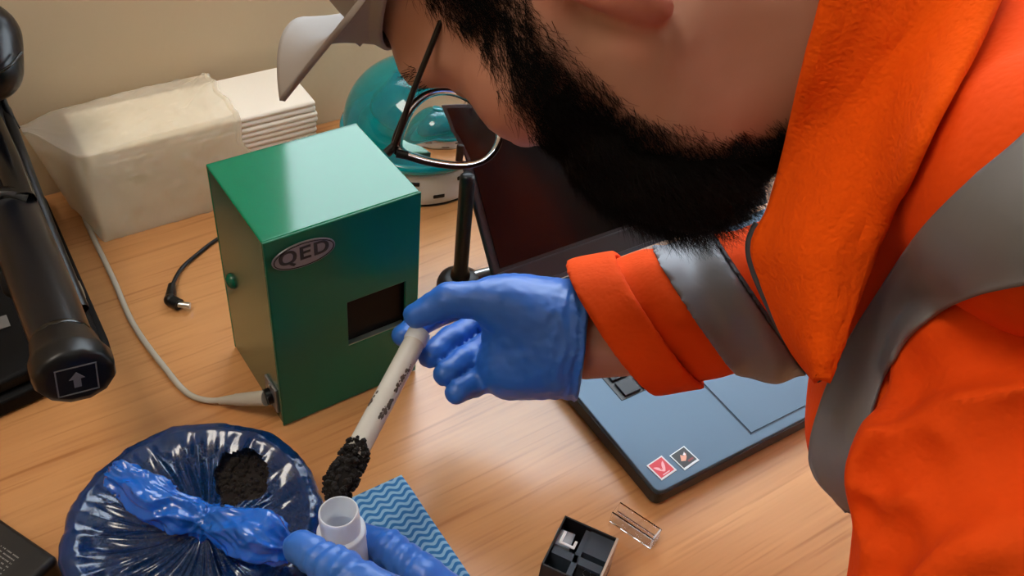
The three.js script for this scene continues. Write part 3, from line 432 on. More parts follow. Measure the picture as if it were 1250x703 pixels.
// ------------------------------------------------------------------ sampling tube with soil in its end
{
  const a = C(511, 408, 0.652), b = C(404, 610, 0.575), ax = b.clone().sub(a), L = ax.length(); ax.normalize();
  const g = thing('sampling_tube', 'pale translucent sampling tube pinched in the right glove', 'tube');
  const yv = ax.clone(), xv = V().crossVectors(UPV, yv).normalize(), zv = V().crossVectors(xv, yv), mm = new THREE.Matrix4().makeBasis(xv, yv, zv).setPosition(a);
  const r = 0.0076, e = L * 0.76, wall = std(S('#dcd8ce'), 0.15, { transmission: 0.35, thickness: 0, ior: 1.45 });
  const pr = [[0, -0.001], [0.004, -0.0008], [r * 0.9, 0.001], [r, 0.004], [r, e], [r - 0.0008, e], [r - 0.0008, 0.004]];
  mesh('tube_wall', new THREE.LatheGeometry(pr.map((q) => new THREE.Vector2(...q)), 36).applyMatrix4(mm), wall, g);
  mesh('end_cap', new THREE.LatheGeometry([[0, -0.004], [0.004, -0.004], [r * 1.08, -0.001], [r * 1.1, 0.006], [r, 0.008]].map((q) => new THREE.Vector2(...q)), 36).applyMatrix4(mm), std(S('#c9cdd0'), 0.25), g);
  mesh('inner_core', new THREE.CylinderGeometry(r * 0.66, r * 0.66, e - 0.012, 28).translate(0, (e - 0.012) / 2 + 0.006, 0).applyMatrix4(mm), std(S('#d9d0bc'), 0.6), g);
  const smear = std(S('#4a4038'), 0.9);
  const sm0 = []; for (const [t, th, n] of [[0.44, 1.8, 26], [0.62, 1.75, 34], [0.66, 1.95, 20], [0.30, 1.7, 8], [0.60, 3.5, 8]]) for (let k = 0; k < n; k++) { const tt = e * (t + 0.13 * (rnd() - 0.5)), aa = th + 0.34 * (rnd() - 0.5), z0 = 0.0004 + 0.0008 * rnd(), q = new THREE.IcosahedronGeometry(z0, 0); q.scale(1, 1.6, 0.35); q.translate(0, tt, r + 0.0001); q.rotateY(aa); q.deleteAttribute('uv'); sm0.push(q); }
  mesh('soil_smear', mergeGeometries(sm0).applyMatrix4(mm), smear, g);
  const soilM = std(S('#120c09'), 1), cr = [];
  for (let i = 0; i < 750; i++) {
    const t = rnd(), th = rnd() * 6.283, rr = Math.sqrt(rnd()) * (0.0100 * (1 - 0.25 * Math.abs(t - 0.55)) * (t > 0.85 ? 1 - (t - 0.85) * 3 : 1)), s = 0.0008 + 0.0016 * rnd();
    const q = new THREE.IcosahedronGeometry(s, 0); q.scale(1, 0.5 + rnd(), 0.6 + rnd() * 0.6); q.rotateX(rnd() * 6); q.rotateZ(rnd() * 6); q.translate(rr * Math.cos(th), mix(e - 0.006 + 0.004 * Math.sin(th), L, t), rr * Math.sin(th)); q.deleteAttribute('uv'); cr.push(q);
  }
  const core = new THREE.IcosahedronGeometry(1, 3); core.scale(0.008, (L - e) * 0.56, 0.008); core.translate(0, (L + e) / 2, 0); core.deleteAttribute('uv'); cr.push(core);
  tag(mesh('soil_plug', mergeGeometries(cr).applyMatrix4(mm), soilM), 'crumbly dark soil packed in the lower end of the pale tube', 'soil', null, 'stuff');
}
// ------------------------------------------------------------------ white vial
{
  const top = C(413, 624, 0.548), dn = V(0.02, -1, 0.10).normalize(), yv = dn.clone().negate();
  const xv = V().crossVectors(UPV, yv).normalize(), zv = V().crossVectors(xv, yv), mm = new THREE.Matrix4().makeBasis(xv, yv, zv).setPosition(top);
  const g = thing('sample_vial', 'small white plastic vial held open below the soil tube', 'vial');
  const pl = std(S('#f6f9fc'), 0.45, { transmission: 0.5, thickness: 0, ior: 1.4, clearcoat: 0.2 });
  mesh('neck', new THREE.LatheGeometry([[0.0102, -0.018], [0.0104, -0.0005], [0.0110, 0], [0.0116, -0.0006], [0.0119, -0.003], [0.0116, -0.0045], [0.0119, -0.006], [0.0119, -0.0165]].map((q) => new THREE.Vector2(...q)), 48).applyMatrix4(mm), pl, g);
  mesh('shoulder_ring', new THREE.LatheGeometry([[0.0117, -0.0165], [0.0140, -0.0168], [0.0146, -0.018], [0.0146, -0.022], [0.0138, -0.024]].map((q) => new THREE.Vector2(...q)), 48).applyMatrix4(mm), pl, g);
  mesh('body', new THREE.LatheGeometry([[0.0138, -0.0235], [0.0140, -0.027], [0.0138, -0.056], [0.0125, -0.059], [0, -0.059], [0, -0.058], [0.0115, -0.057], [0.0125, -0.050], [0.0124, -0.026], [0.0102, -0.018]].map((q) => new THREE.Vector2(...q)), 48).applyMatrix4(mm), pl, g);
}
// ------------------------------------------------------------------ open black box with a cell in it, clear cell beside it
const glass = std(S('#ffffff'), 0.03, { transmission: 1, thickness: 0.001, ior: 1.25 });
function cell(L, w, wall, mat) { return merge([box(L, wall, w, L / 2, wall / 2, 0), box(L, wall, w, L / 2, w - wall / 2, 0), box(L, w, wall, L / 2, w / 2, w / 2 - wall / 2), box(L, w, wall, L / 2, w / 2, -w / 2 + wall / 2), box(wall, w, w, L - wall / 2, w / 2, 0)]); }
{
  const h = 0.040, B = P(690, 629, h), Rt = P(757, 652, h), Lf = P(652, 675, h);
  const u = Rt.clone().sub(B), lu = u.length(); u.normalize(); const v0 = Lf.clone().sub(B), lv = v0.length() * 1.12; u.applyAxisAngle(V(0, 1, 0), -0.1); const v = V(-u.z, 0, u.x); if (v.dot(v0) < 0) v.negate();
  const mm = new THREE.Matrix4().makeBasis(u, V(0, 1, 0), v).setPosition(B.x, 0, B.z);
  const g = thing('cell_box', 'small open black box with printed sides holding a clear glass cell', 'box');
  const t = 0.0012, card = std(S('#15161a'), 0.5);
  const tex = canvasTex(256, 256, (c, w) => { c.fillStyle = '#a67c5c'; c.fillRect(0, 0, w, w); c.fillStyle = '#c7a283'; c.fillRect(0, 0, w, 26); c.fillStyle = '#33231c'; c.beginPath(); c.ellipse(130, 150, 52, 84, 0.4, 0, 7); c.fill(); c.fillStyle = '#d7b48e'; c.beginPath(); c.ellipse(150, 120, 20, 40, 0.3, 0, 7); c.fill(); c.fillStyle = '#191210'; c.fillRect(0, 190, w, 66); });
  const wall = (a, gg, mat) => mesh('wall', gg.applyMatrix4(mm), mat, g);
  wall(0, box(lu, h, t, lu / 2, h / 2, t / 2), card); wall(0, box(lu, h, t, lu / 2, h / 2, lv - t / 2), card); wall(0, box(t, h, lv, t / 2, h / 2, lv / 2), card);
  wall(0, box(t, h, lv, lu - t / 2, h / 2, lv / 2), card);
  mesh('side_print', box(0.0003, h - 0.001, lv, lu + 0.0002, h / 2, lv / 2).applyMatrix4(mm), std(S('#ffffff'), 0.5, { map: tex }), g);
  mesh('rim_edge', merge([box(t + 0.0004, 0.0005, lv, lu - t / 2, h + 0.0002, lv / 2)]).applyMatrix4(mm), std(S('#c3b3a4'), 0.6), g);
  const f = h - 0.003, ins = std(S('#3a4653'), 0.5);  // paler slate puts the light caught by the black insert into its colour
  mesh('insert', merge([box(lu * 0.46, 0.026, lv * 0.42, lu * 0.75, f - 0.013, lv * 0.24), box(lu * 0.10, 0.026, lv - 0.004, lu * 0.48, f - 0.013, lv / 2), box(lu - 0.004, 0.026, lv * 0.14, lu * 0.5, f - 0.013, lv * 0.62), box(lu - 0.004, 0.004, lv - 0.004, lu / 2, 0.004, lv / 2)]).applyMatrix4(mm), ins, g);
  const cl = new THREE.Shape(); cl.absarc(0, 0, 0.0036, 0, 6.2832); const hole = new THREE.Path(); hole.absarc(0, 0, 0.0026, 0, 6.2832, true); cl.holes.push(hole);
  mesh('ring_mark', new THREE.ExtrudeGeometry(cl, { depth: 0.0003, bevelEnabled: false }).rotateX(-Math.PI / 2).translate(lu * 0.74, f - 0.0028, lv * 0.62 + lv * 0.12).applyMatrix4(mm), std(S('#d5d7da'), 0.4), g);
  mesh('lower_pad', box(lu * 0.46, 0.01, lv * 0.32, lu * 0.75, f - 0.008, lv * 0.83).applyMatrix4(mm), M.blackMatte, g);
  const c = mesh('glass_cell', merge([cell(0.03, 0.0125, 0.0012)]).rotateZ(Math.PI / 2).rotateY(0.05).translate(lu * 0.30, 0.006, lv * 0.34).applyMatrix4(mm), std(S('#dfe9f2'), 0.06, { transmission: 0.55, thickness: 0, ior: 1.6 })); tag(c, 'clear glass cell standing inside the small black box', 'cell');
  mesh('bright_rim', merge([rbox(0.0115, 0.0015, 0.002, 0.0006, 0, 0, 0.0045), rbox(0.002, 0.0015, 0.010, 0.0006, -0.0048, 0, 0), rbox(0.002, 0.0015, 0.006, 0.0006, 0.0048, 0, 0.002)]).translate(lu * 0.24, 0.0365, lv * 0.34).applyMatrix4(mm), std(S('#eef2f6'), 0.2), c);
  const q = thing('clear_cell', 'clear empty cell lying on the desk beside the small black box', 'cell'), a0 = P(749, 630.5, 0), a1 = P(799, 664, 0), du = a1.clone().sub(a0), l = du.length(); du.normalize();
  const m2 = new THREE.Matrix4().makeBasis(du, V(0, 1, 0), V().crossVectors(du, V(0, 1, 0))).setPosition(a0.x, 0.0004, a0.z), s = 0.0118, w = 0.001;
  for (const gg of [box(l, w, s, l / 2, w / 2, 0), box(l, w, s, l / 2, s - w / 2, 0), box(l, s, w, l / 2, s / 2, s / 2 - w / 2), box(l, s, w, l / 2, s / 2, -s / 2 + w / 2)]) mesh('cell_wall', gg.applyMatrix4(m2), glass, q);
  mesh('cell_foot', rbox(0.0016, s, s, 0.0004, l - 0.0008, s / 2, 0).applyMatrix4(m2), std(S('#ffffff'), 0.25, { transmission: 0.7, thickness: 0, ior: 1.5 }), q);
}
// ------------------------------------------------------------------ the man
const man = thing('person', 'bearded man in an orange high visibility jacket and white cap leaning over the desk', 'person');
const dirC = (x, y, z) => V().addScaledVector(RIGHT, x).addScaledVector(UPV, -y).addScaledVector(FWD, z).normalize();
const hL = dirC(-0.255, 0.4972, -0.8298), hU = dirC(-0.8553, -0.5193, -0.0483), hF = dirC(-0.455, 0.6976, 0.5559), HO = C(718.6, -70.2, 0.4485);
const fromHead = (l, u, f) => HO.clone().addScaledVector(hL, l).addScaledVector(hU, u).addScaledVector(hF, f);
const headL = (x, y, z) => { x -= HO.x; y -= HO.y; z -= HO.z; return [x * hL.x + y * hL.y + z * hL.z, x * hU.x + y * hU.y + z * hU.z, x * hF.x + y * hF.y + z * hF.z]; };
const NECK = C(1085, 49, 0.471), SHL = C(1300, 230, 0.38), SHR = C(990, -150, 0.58), PELV = NECK.clone().add(V(0.275, -0.19, 0.40));
const cap3 = (a, b, ra, rb) => cone(V(...a), V(...b), ra, rb);
const ell = (c, r) => (l, u, f) => { const x = (l - c[0]) / r[0], y = (u - c[1]) / r[1], z = (f - c[2]) / r[2], k = Math.sqrt(x * x + y * y + z * z); return (k - 1) * Math.min(r[0], r[1], r[2]) * (k > 1 ? 1 : 1); };
const headParts = {
  cranium: ell([0, 0.045, -0.012], [0.077, 0.088, 0.100]), face: ell([0, -0.02, 0.040], [0.061, 0.088, 0.052]),
  brow: cap3([-0.036, 0.036, 0.076], [0.036, 0.036, 0.076], 0.016, 0.016), browL: cap3([0.030, 0.037, 0.080], [0.052, 0.028, 0.062], 0.013, 0.010), browR: cap3([-0.030, 0.037, 0.080], [-0.052, 0.028, 0.062], 0.013, 0.010),
  chkL: ell([0.047, -0.012, 0.056], [0.026, 0.024, 0.028]), chkR: ell([-0.047, -0.012, 0.056], [0.026, 0.024, 0.028]),
  jawL: cap3([0.056, -0.045, 0.004], [0.024, -0.103, 0.060], 0.020, 0.019), jawR: cap3([-0.056, -0.045, 0.004], [-0.024, -0.103, 0.060], 0.020, 0.019),
  chin: ell([0, -0.103, 0.068], [0.024, 0.020, 0.022]), mouth: ell([0, -0.062, 0.078], [0.030, 0.022, 0.020]),
  zyg: cap3([0.066, -0.004, 0.010], [0.058, -0.008, 0.046], 0.010, 0.013), zygR: cap3([-0.066, -0.004, 0.010], [-0.058, -0.008, 0.046], 0.010, 0.013),
};
const nosef = [cap3([0, 0.022, 0.086], [0, -0.018, 0.098], 0.009, 0.012), cap3([-0.009, -0.022, 0.089], [0.009, -0.022, 0.089], 0.010, 0.010)];
const lips = [cap3([-0.018, -0.054, 0.087], [0.018, -0.054, 0.087], 0.006, 0.006), cap3([-0.016, -0.066, 0.085], [0.016, -0.066, 0.085], 0.007, 0.007)];
const eyes = [[0.032, 0.016, 0.074], [-0.032, 0.016, 0.074]];
const nkA = fromHead(0, -0.035, -0.030), neckW = cone(nkA, NECK, 0.060, 0.066), neckF = cone(fromHead(0, -0.085, 0.02), NECK, 0.034, 0.052);
function ear(l, u, f, s) {
  l *= s; const x = l - 0.085, y = u + 0.007, z = f + 0.016; if (Math.abs(x) > 0.03 || Math.abs(y) > 0.05 || Math.abs(z) > 0.045) return 0.02;
  const lf = x - 0.10 * y + 0.42 * z; // plane of the ear, opening outward to the back
  const oy = (y - 0.004) / 0.032, oz = (z + 0.002 + 0.15 * y) / 0.0185, q = Math.sqrt(oy * oy + oz * oz);
  const rim = Math.hypot((q - 0.86) * 0.0185, lf - 0.003) - 0.0042, plate = Math.max((q - 0.9) * 0.0185, Math.abs(lf) - 0.003);
  const lobe = Math.hypot((y + 0.030) / 1.25, (z - 0.003), lf * 1.2) - 0.0098;
  return smin(smin(rim, plate, 0.004), lobe, 0.006);
}
function skull(l, u, f) {
  let d = smin(headParts.cranium(l, u, f), headParts.face(l, u, f), 0.035);
  for (const [k, w] of [['brow', 0.014], ['browL', 0.012], ['browR', 0.012], ['chkL', 0.02], ['chkR', 0.02], ['zyg', 0.016], ['zygR', 0.016], ['jawL', 0.03], ['jawR', 0.03], ['chin', 0.02], ['mouth', 0.022]]) d = smin(d, headParts[k](l, u, f), w);
  for (const e of [[0.034, 0.014, 0.098], [-0.034, 0.014, 0.098]]) d = smax(d, -(Math.hypot((l - e[0]) / 1.3, u - e[1], f - e[2]) - 0.016), 0.014);
  for (const e of eyes) d = smin(d, Math.hypot(l - e[0], u - e[1], f - e[2]) - 0.0135, 0.004);
  for (const n of nosef) d = smin(d, n(l, u, f), 0.008);
  for (const n of lips) d = smin(d, n(l, u, f), 0.005);
  return d;
}
function skinHead(x, y, z) {
  const [l, u, f] = headL(x, y, z);
  let d = skull(l, u, f);
  d = smin(d, smin(neckW(x, y, z), neckF(x, y, z), 0.03), 0.028);
  d = smin(d, ear(l, u, f, 1), 0.005); d = smin(d, ear(l, u, f, -1), 0.005);
  return d;
}
const ELR = C(1140, 350, 0.60), WRR = C(712, 414, 0.662), ELL = C(1130, 965, 0.45), WRL = C(640, 850, 0.52);
const armR1 = cone(SHR, ELR, 0.048, 0.040), armR2 = cone(ELR, WRR, 0.041, 0.0285), armL1 = blend([cone(C(1420, 520, 0.45), C(1215, 640, 0.425), 0.034, 0.032), cone(C(1215, 640, 0.425), ELL, 0.032, 0.034)], 0.02), armL2 = cone(ELL, WRL, 0.034, 0.026);
const trunk = cone(NECK.clone().lerp(PELV, 0.25), PELV, 0.10, 0.10), girdle = cone(C(1430, 420, 0.47), SHR, 0.035, 0.05);
const bodyRest = blend([cone(nkA.clone().lerp(NECK, 0.6), NECK, 0.055, 0.06), trunk, girdle, armR1, armR2, armL1, armL2], 0.03);
{
  const skinMat = std(S('#ffffff'), 0.52, { vertexColors: true, specularIntensity: 0.6 });
  const lo = HO.clone().min(NECK).subScalar(0.17), hi = HO.clone().max(NECK).addScalar(0.15);
  const headG = nets((x, y, z) => { const d = skinHead(x, y, z); return d < 0.01 ? d + 0.0003 * nz(x * 300, y * 300, z * 300) : d; }, lo.toArray(), hi.toArray(), 0.003);
  const restLo = [Math.min(WRL.x, WRR.x) - 0.05, -0.05, Math.min(WRR.z, SHR.z) - 0.08], restHi = [PELV.x + 0.14, 0.62, PELV.z + 0.14];
  const restG = nets(bodyRest, restLo, restHi, 0.007);
  const paint = (g) => { const p = g.attributes.position, c = new Float32Array(p.count * 3); for (let i = 0; i < p.count; i++) { const x = p.getX(i), y = p.getY(i), z = p.getZ(i), [l, u, f] = headL(x, y, z); const n = fbm(x * 45, y * 45, z * 45, 3), e = Math.exp(-((Math.abs(l) - 0.045) ** 2 / 0.0012 + (u + 0.01) ** 2 / 0.001 + (f - 0.07) ** 2 / 0.001)); const er = sm(0.074, 0.080, Math.abs(l)) * sm(-0.07, -0.05, u) * sm(0.06, 0.04, u) * sm(0.04, 0.02, Math.abs(f + 0.014)); c[3 * i] = 0.48 + 0.05 * n + 0.04 * er; c[3 * i + 1] = 0.242 + 0.035 * n - 0.05 * e - 0.05 * er; c[3 * i + 2] = 0.165 + 0.03 * n - 0.035 * e - 0.035 * er; } g.setAttribute('color', new THREE.BufferAttribute(c, 3)); return g; };
  mesh('body', mergeGeometries([paint(headG), paint(restG)]), skinMat, man);
}
// hair: shells over the skull where the hair grows, and strands rooted on them
const lin = (t, x) => { for (let i = 0; i < t.length - 1; i++) if (x >= t[i + 1][0] || i === t.length - 2) return mix(t[i][1], t[i + 1][1], (x - t[i][0]) / (t[i + 1][0] - t[i][0])); };
const backF = [[0.06, 0.012], [0.007, 0.020], [-0.019, 0.034], [-0.05, 0.041], [-0.08, 0.041], [-0.102, 0.034], [-0.13, 0.016]], frontF = [[0.06, 0.030], [0.044, 0.034], [0.022, 0.038], [-0.001, 0.045], [-0.022, 0.060], [-0.040, 0.082], [-0.050, 0.115], [-0.13, 0.14]];
const beardLine = (l, u, f) => Math.min(f - lin(backF, u), lin(frontF, u) - f, u + 0.150, 0.075 - u) + 0.005 * nz(l * 90, u * 90, f * 90);
const scalpLine = (l, u, f) => Math.max(Math.min(u - 0.045, 0.034 - f), Math.min(u + 0.03, -0.028 - f)) ;
{
  const shell = (x, y, z) => {
    const [l, u, f] = headL(x, y, z); let s = smin(skull(l, u, f), neckF(x, y, z) + 0.006, 0.02); if (s > 0.06) return s - 0.03;
    const b = beardLine(l, u, f), full = sm(0.004, 0.03, b) * sm(-0.02, -0.075, u);
    const th = 0.0006 + 0.0015 * sm(0.002, 0.012, b) + 0.008 * full * (0.75 + 0.5 * fbm(l * 40, u * 40, f * 40, 2)) ;
    return smax(s - th, 0.0065 + 0.014 * sm(-0.03, 0.0, u) + 0.005 * nz(l * 240, u * 240, f * 240) - b, 0.003);
  };
  const lo = HO.clone().subScalar(0.2), hi = HO.clone().addScalar(0.2);
  const sg = nets(shell, lo.toArray(), hi.toArray(), 0.0032);
  const strands = (g, count, lenF, dirF, seedPick, wid) => {
    const p = g.attributes.position, n = g.attributes.normal, ix = g.index.array, out = [], idx = [];
    for (let k = 0; k < count; k++) {
      const tr = Math.floor(rnd() * ix.length / 3) * 3, i = ix[tr], i1 = ix[tr + 1], i2 = ix[tr + 2]; let wa = rnd(), wb = rnd(); if (wa + wb > 1) { wa = 1 - wa; wb = 1 - wb; } const wc = 1 - wa - wb;
      const x = p.getX(i) * wa + p.getX(i1) * wb + p.getX(i2) * wc, y = p.getY(i) * wa + p.getY(i1) * wb + p.getY(i2) * wc, z = p.getZ(i) * wa + p.getZ(i1) * wb + p.getZ(i2) * wc, [l, u, f] = headL(x, y, z);
      if (!seedPick(l, u, f)) continue;
      const nn = V(n.getX(i), n.getY(i), n.getZ(i)), len = lenF(l, u, f) * (0.6 + 0.8 * rnd()), dd = dirF(l, u, f, nn).add(V(rnd() - 0.5, rnd() - 0.5, rnd() - 0.5).multiplyScalar(0.9)).normalize();
      const side = V().crossVectors(dd, nn).normalize(), b2 = V().crossVectors(side, dd).normalize(), o = out.length / 3, w = wid * (0.7 + 0.6 * rnd()), curl = (rnd() - 0.5) * 1.1;
      for (let s = 0; s <= 2; s++) { const t = s / 2, c = V(x, y, z).addScaledVector(dd, len * t).addScaledVector(side, curl * len * t * t).addScaledVector(nn, -0.18 * len * t * t); const ww = w * (1 - 0.85 * t); for (let q = 0; q < 3; q++) { const a = q * 2.0944, r = c.clone().addScaledVector(side, ww * Math.cos(a)).addScaledVector(b2, ww * Math.sin(a)); out.push(r.x, r.y, r.z); } }
      for (let s = 0; s < 2; s++) for (let q = 0; q < 3; q++) { const a = o + s * 3 + q, b = o + s * 3 + (q + 1) % 3; idx.push(a, b, a + 3, b, b + 3, a + 3); }
    }
    const gg = new THREE.BufferGeometry(); gg.setAttribute('position', new THREE.Float32BufferAttribute(out, 3)); gg.setIndex(idx); gg.computeVertexNormals(); return gg;
  };
  const skinG = nets(skinHead, lo.toArray(), hi.toArray(), 0.005);
  const len = (l, u, f) => mix(0.005, 0.015, sm(-0.02, -0.09, u));
  const flow = (l, u, f, n) => V().addScaledVector(hU, -1).addScaledVector(hF, 0.25).addScaledVector(n, 0.55);
  mesh('beard', mergeGeometries([sg, strands(sg, 22000, len, flow, () => true, 0.00012), strands(skinG, 900000, (l, u, f) => 0.0075, flow, (l, u, f) => beardLine(l, u, f) > -0.002 + 0.013 * (rnd() + rnd() - 0.9) && l > -0.02 && u < 0.07, 0.0001)]), M.hair, man);
  // head hair below the cap
  const hs = (x, y, z) => { const [l, u, f] = headL(x, y, z), s = skull(l, u, f); if (s > 0.06) return s - 0.03; const b = scalpLine(l, u, f); return smax(s - 0.002 - 0.006 * sm(0, 0.02, b), -b, 0.004); };
  const hg = nets(hs, lo.toArray(), hi.toArray(), 0.0035);
  mesh('hair', mergeGeometries([hg, strands(hg, 6000, () => 0.012, (l, u, f, n) => V().addScaledVector(hU, -0.6).addScaledVector(hF, -0.7).addScaledVector(n, 0.4), () => true, 0.00016)]), M.hair, man);
  for (const s of [1, -1]) mesh('eyebrow', strands(skinG, 26000, () => 0.008, (l, u, f, n) => V().addScaledVector(hL, s).addScaledVector(hU, 0.3).addScaledVector(n, 0.5), (l, u, f) => f > 0.04 && l * s > 0.012 && l * s < 0.056 && Math.abs(u - 0.040 + 0.3 * Math.max(0, l * s - 0.035)) < 0.007, 0.00016), M.hair, man);
  for (const s of [1, -1]) mesh('eyelash', strands(skinG, 20000, () => 0.008, (l, u, f, n) => V().addScaledVector(hF, 1).addScaledVector(hU, -0.4), (l, u, f) => f > 0.06 && Math.abs(l * s - 0.034) < 0.016 && Math.abs(u - 0.011) < 0.003, 0.00014), M.hair, man);
}
// cap
{
  const capM = std(S('#938c87'), 0.75), under = std(S('#aaa49f'), 0.7);
  const crown = []; for (let i = 0; i <= 24; i++) { const a = i / 24 * Math.PI / 2; crown.push(new THREE.Vector2(Math.cos(a) * 1.0 + 1e-4, Math.sin(a))); }
  const g = new THREE.LatheGeometry(crown, 64).scale(0.088, 0.088, 0.101); const bs = new THREE.Matrix4().makeBasis(hL, hU, hF).setPosition(fromHead(0, 0.064, -0.006));
  const cp = new THREE.Group(); cp.name = 'cap'; man.add(cp);
  mesh('crown', g.clone().applyMatrix4(bs), capM, cp);
  mesh('sweatband', new THREE.LatheGeometry([[0.985, -0.05], [1.005, -0.04], [1.012, 0.10], [0.99, 0.12]].map((q) => new THREE.Vector2(...q)), 64).scale(0.088, 0.088, 0.101).applyMatrix4(bs), capM, cp);
  mesh('top_button', new THREE.SphereGeometry(0.006, 16, 10).applyMatrix4(bs.clone().multiply(new THREE.Matrix4().makeTranslation(0, 0.088, 0))), capM, cp);
  const brim = sheet(60, 24, (u, v) => { const q = (u - 0.5) * 2, a = 1.15 * q; return fromHead(mix(0.086 * Math.sin(a), 0.050 * q, v), mix(0.064, 0.118 - 0.025 * q * q, v), mix(-0.006 + 0.099 * Math.cos(a), 0.118 + 0.016 * q * q, v)); }, 0.003);
  mesh('brim', brim, capM, cp);
}
// jacket
const CH = C(1470, 310, 0.50);
const torsoF = blend([cone(C(1215, 130, 0.49), CH, 0.095, 0.13), cone(C(1215, 130, 0.49), C(1135, 470, 0.495), 0.095, 0.055), cone(C(1135, 470, 0.495), C(1110, 535, 0.485), 0.05, 0.036), cone(CH, PELV, 0.14, 0.15), cone(C(1106, 535, 0.485), CH.clone().lerp(PELV, 0.5), 0.04, 0.12), cone(C(1215, 130, 0.49), SHL, 0.095, 0.062), cone(C(1130, 60, 0.52), SHR, 0.075, 0.066)], 0.03);
const torso = (x, y, z) => { const d = torsoF(x, y, z); return d > 0.02 ? d : d + 0.004 * fbm(x * 18, y * 18, z * 18, 2); };
const lineAt = (px0, py0, d0, px1, py1, d1, r) => cone(C(px0, py0, d0), C(px1, py1, d1), r, r);
const slF = blend([cone(C(1400, 540, 0.425), C(1234, 480, 0.405), 0.052, 0.048), cone(C(1234, 480, 0.405), C(1190, 588, 0.400), 0.045, 0.048), cone(C(1190, 588, 0.400), C(1204, 720, 0.405), 0.048, 0.053), cone(C(1204, 720, 0.405), ELL, 0.053, 0.055), lineAt(1085, 690, 0.39, 1180, 660, 0.365, 0.014), cone(ELL, WRL.clone().lerp(ELL, 0.25), 0.055, 0.047)], 0.010);
const onSleeve = (pts, r, k, sink) => { const q = pts.map(([x, y]) => { const d = march(slF, x, y); return d === null ? null : C(x, y, d + sink); }), o = []; for (let i = 0; i < q.length - 1; i++) if (q[i] && q[i + 1]) o.push(cone(q[i], q[i + 1], r, r)); return [(x, y, z) => { let d = 9; for (const f of o) d = Math.min(d, f(x, y, z)); return d; }, k]; };
const slG = [onSleeve([[1072, 500], [1090, 502], [1120, 505], [1160, 510], [1210, 516], [1260, 520], [1300, 522]], 0.0055, 0.004, 0.004), onSleeve([[1098, 456], [1130, 444], [1180, 430], [1230, 414], [1280, 400]], 0.014, 0.018, 0.006), onSleeve([[1060, 585], [1072, 566], [1090, 545]], 0.012, 0.006, 0.008), onSleeve([[1046, 628], [1060, 634], [1082, 640], [1105, 648]], 0.009, 0.005, 0.004), onSleeve([[1080, 662], [1066, 690], [1064, 715]], 0.014, 0.008, 0.006), onSleeve([[1150, 600], [1200, 575], [1260, 565]], 0.014, 0.026, 0.006)];
const sleeveL = (x, y, z) => { let d = slF(x, y, z); if (d > 0.03) return d; for (const [g, k] of slG) d = smax(d, -g(x, y, z), k); return d + 0.006 * fbm(x * 24 + 3, y * 24, z * 24, 2); };
const cuffA = C(712, 412, 0.662), axR = ELR.clone().sub(cuffA).normalize();
const alongR = (x, y, z) => 0.5 * ((x - cuffA.x) * UPV.x + (y - cuffA.y) * UPV.y + (z - cuffA.z) * UPV.z) + (x - cuffA.x) * axR.x + (y - cuffA.y) * axR.y + (z - cuffA.z) * axR.z;
const CU = C(735, 398, 0.659), srF = blend([cone(CU, C(930, 366, 0.628), 0.0435, 0.049), cone(C(930, 366, 0.628), ELR, 0.049, 0.056), cone(ELR, SHR, 0.056, 0.066)], 0.012);
const sleeveR = (x, y, z) => { let d = srF(x, y, z); if (d > 0.03) return d; const t = alongR(x, y, z); d += 0.0025 * Math.sin(t * 95 + 6 * nz(x * 9, y * 9, z * 9)) * sm(0.03, 0.09, t) + 0.004 * fbm(x * 26, y * 26, z * 26, 2); return smax(d, 0.030 - t, 0.002); };
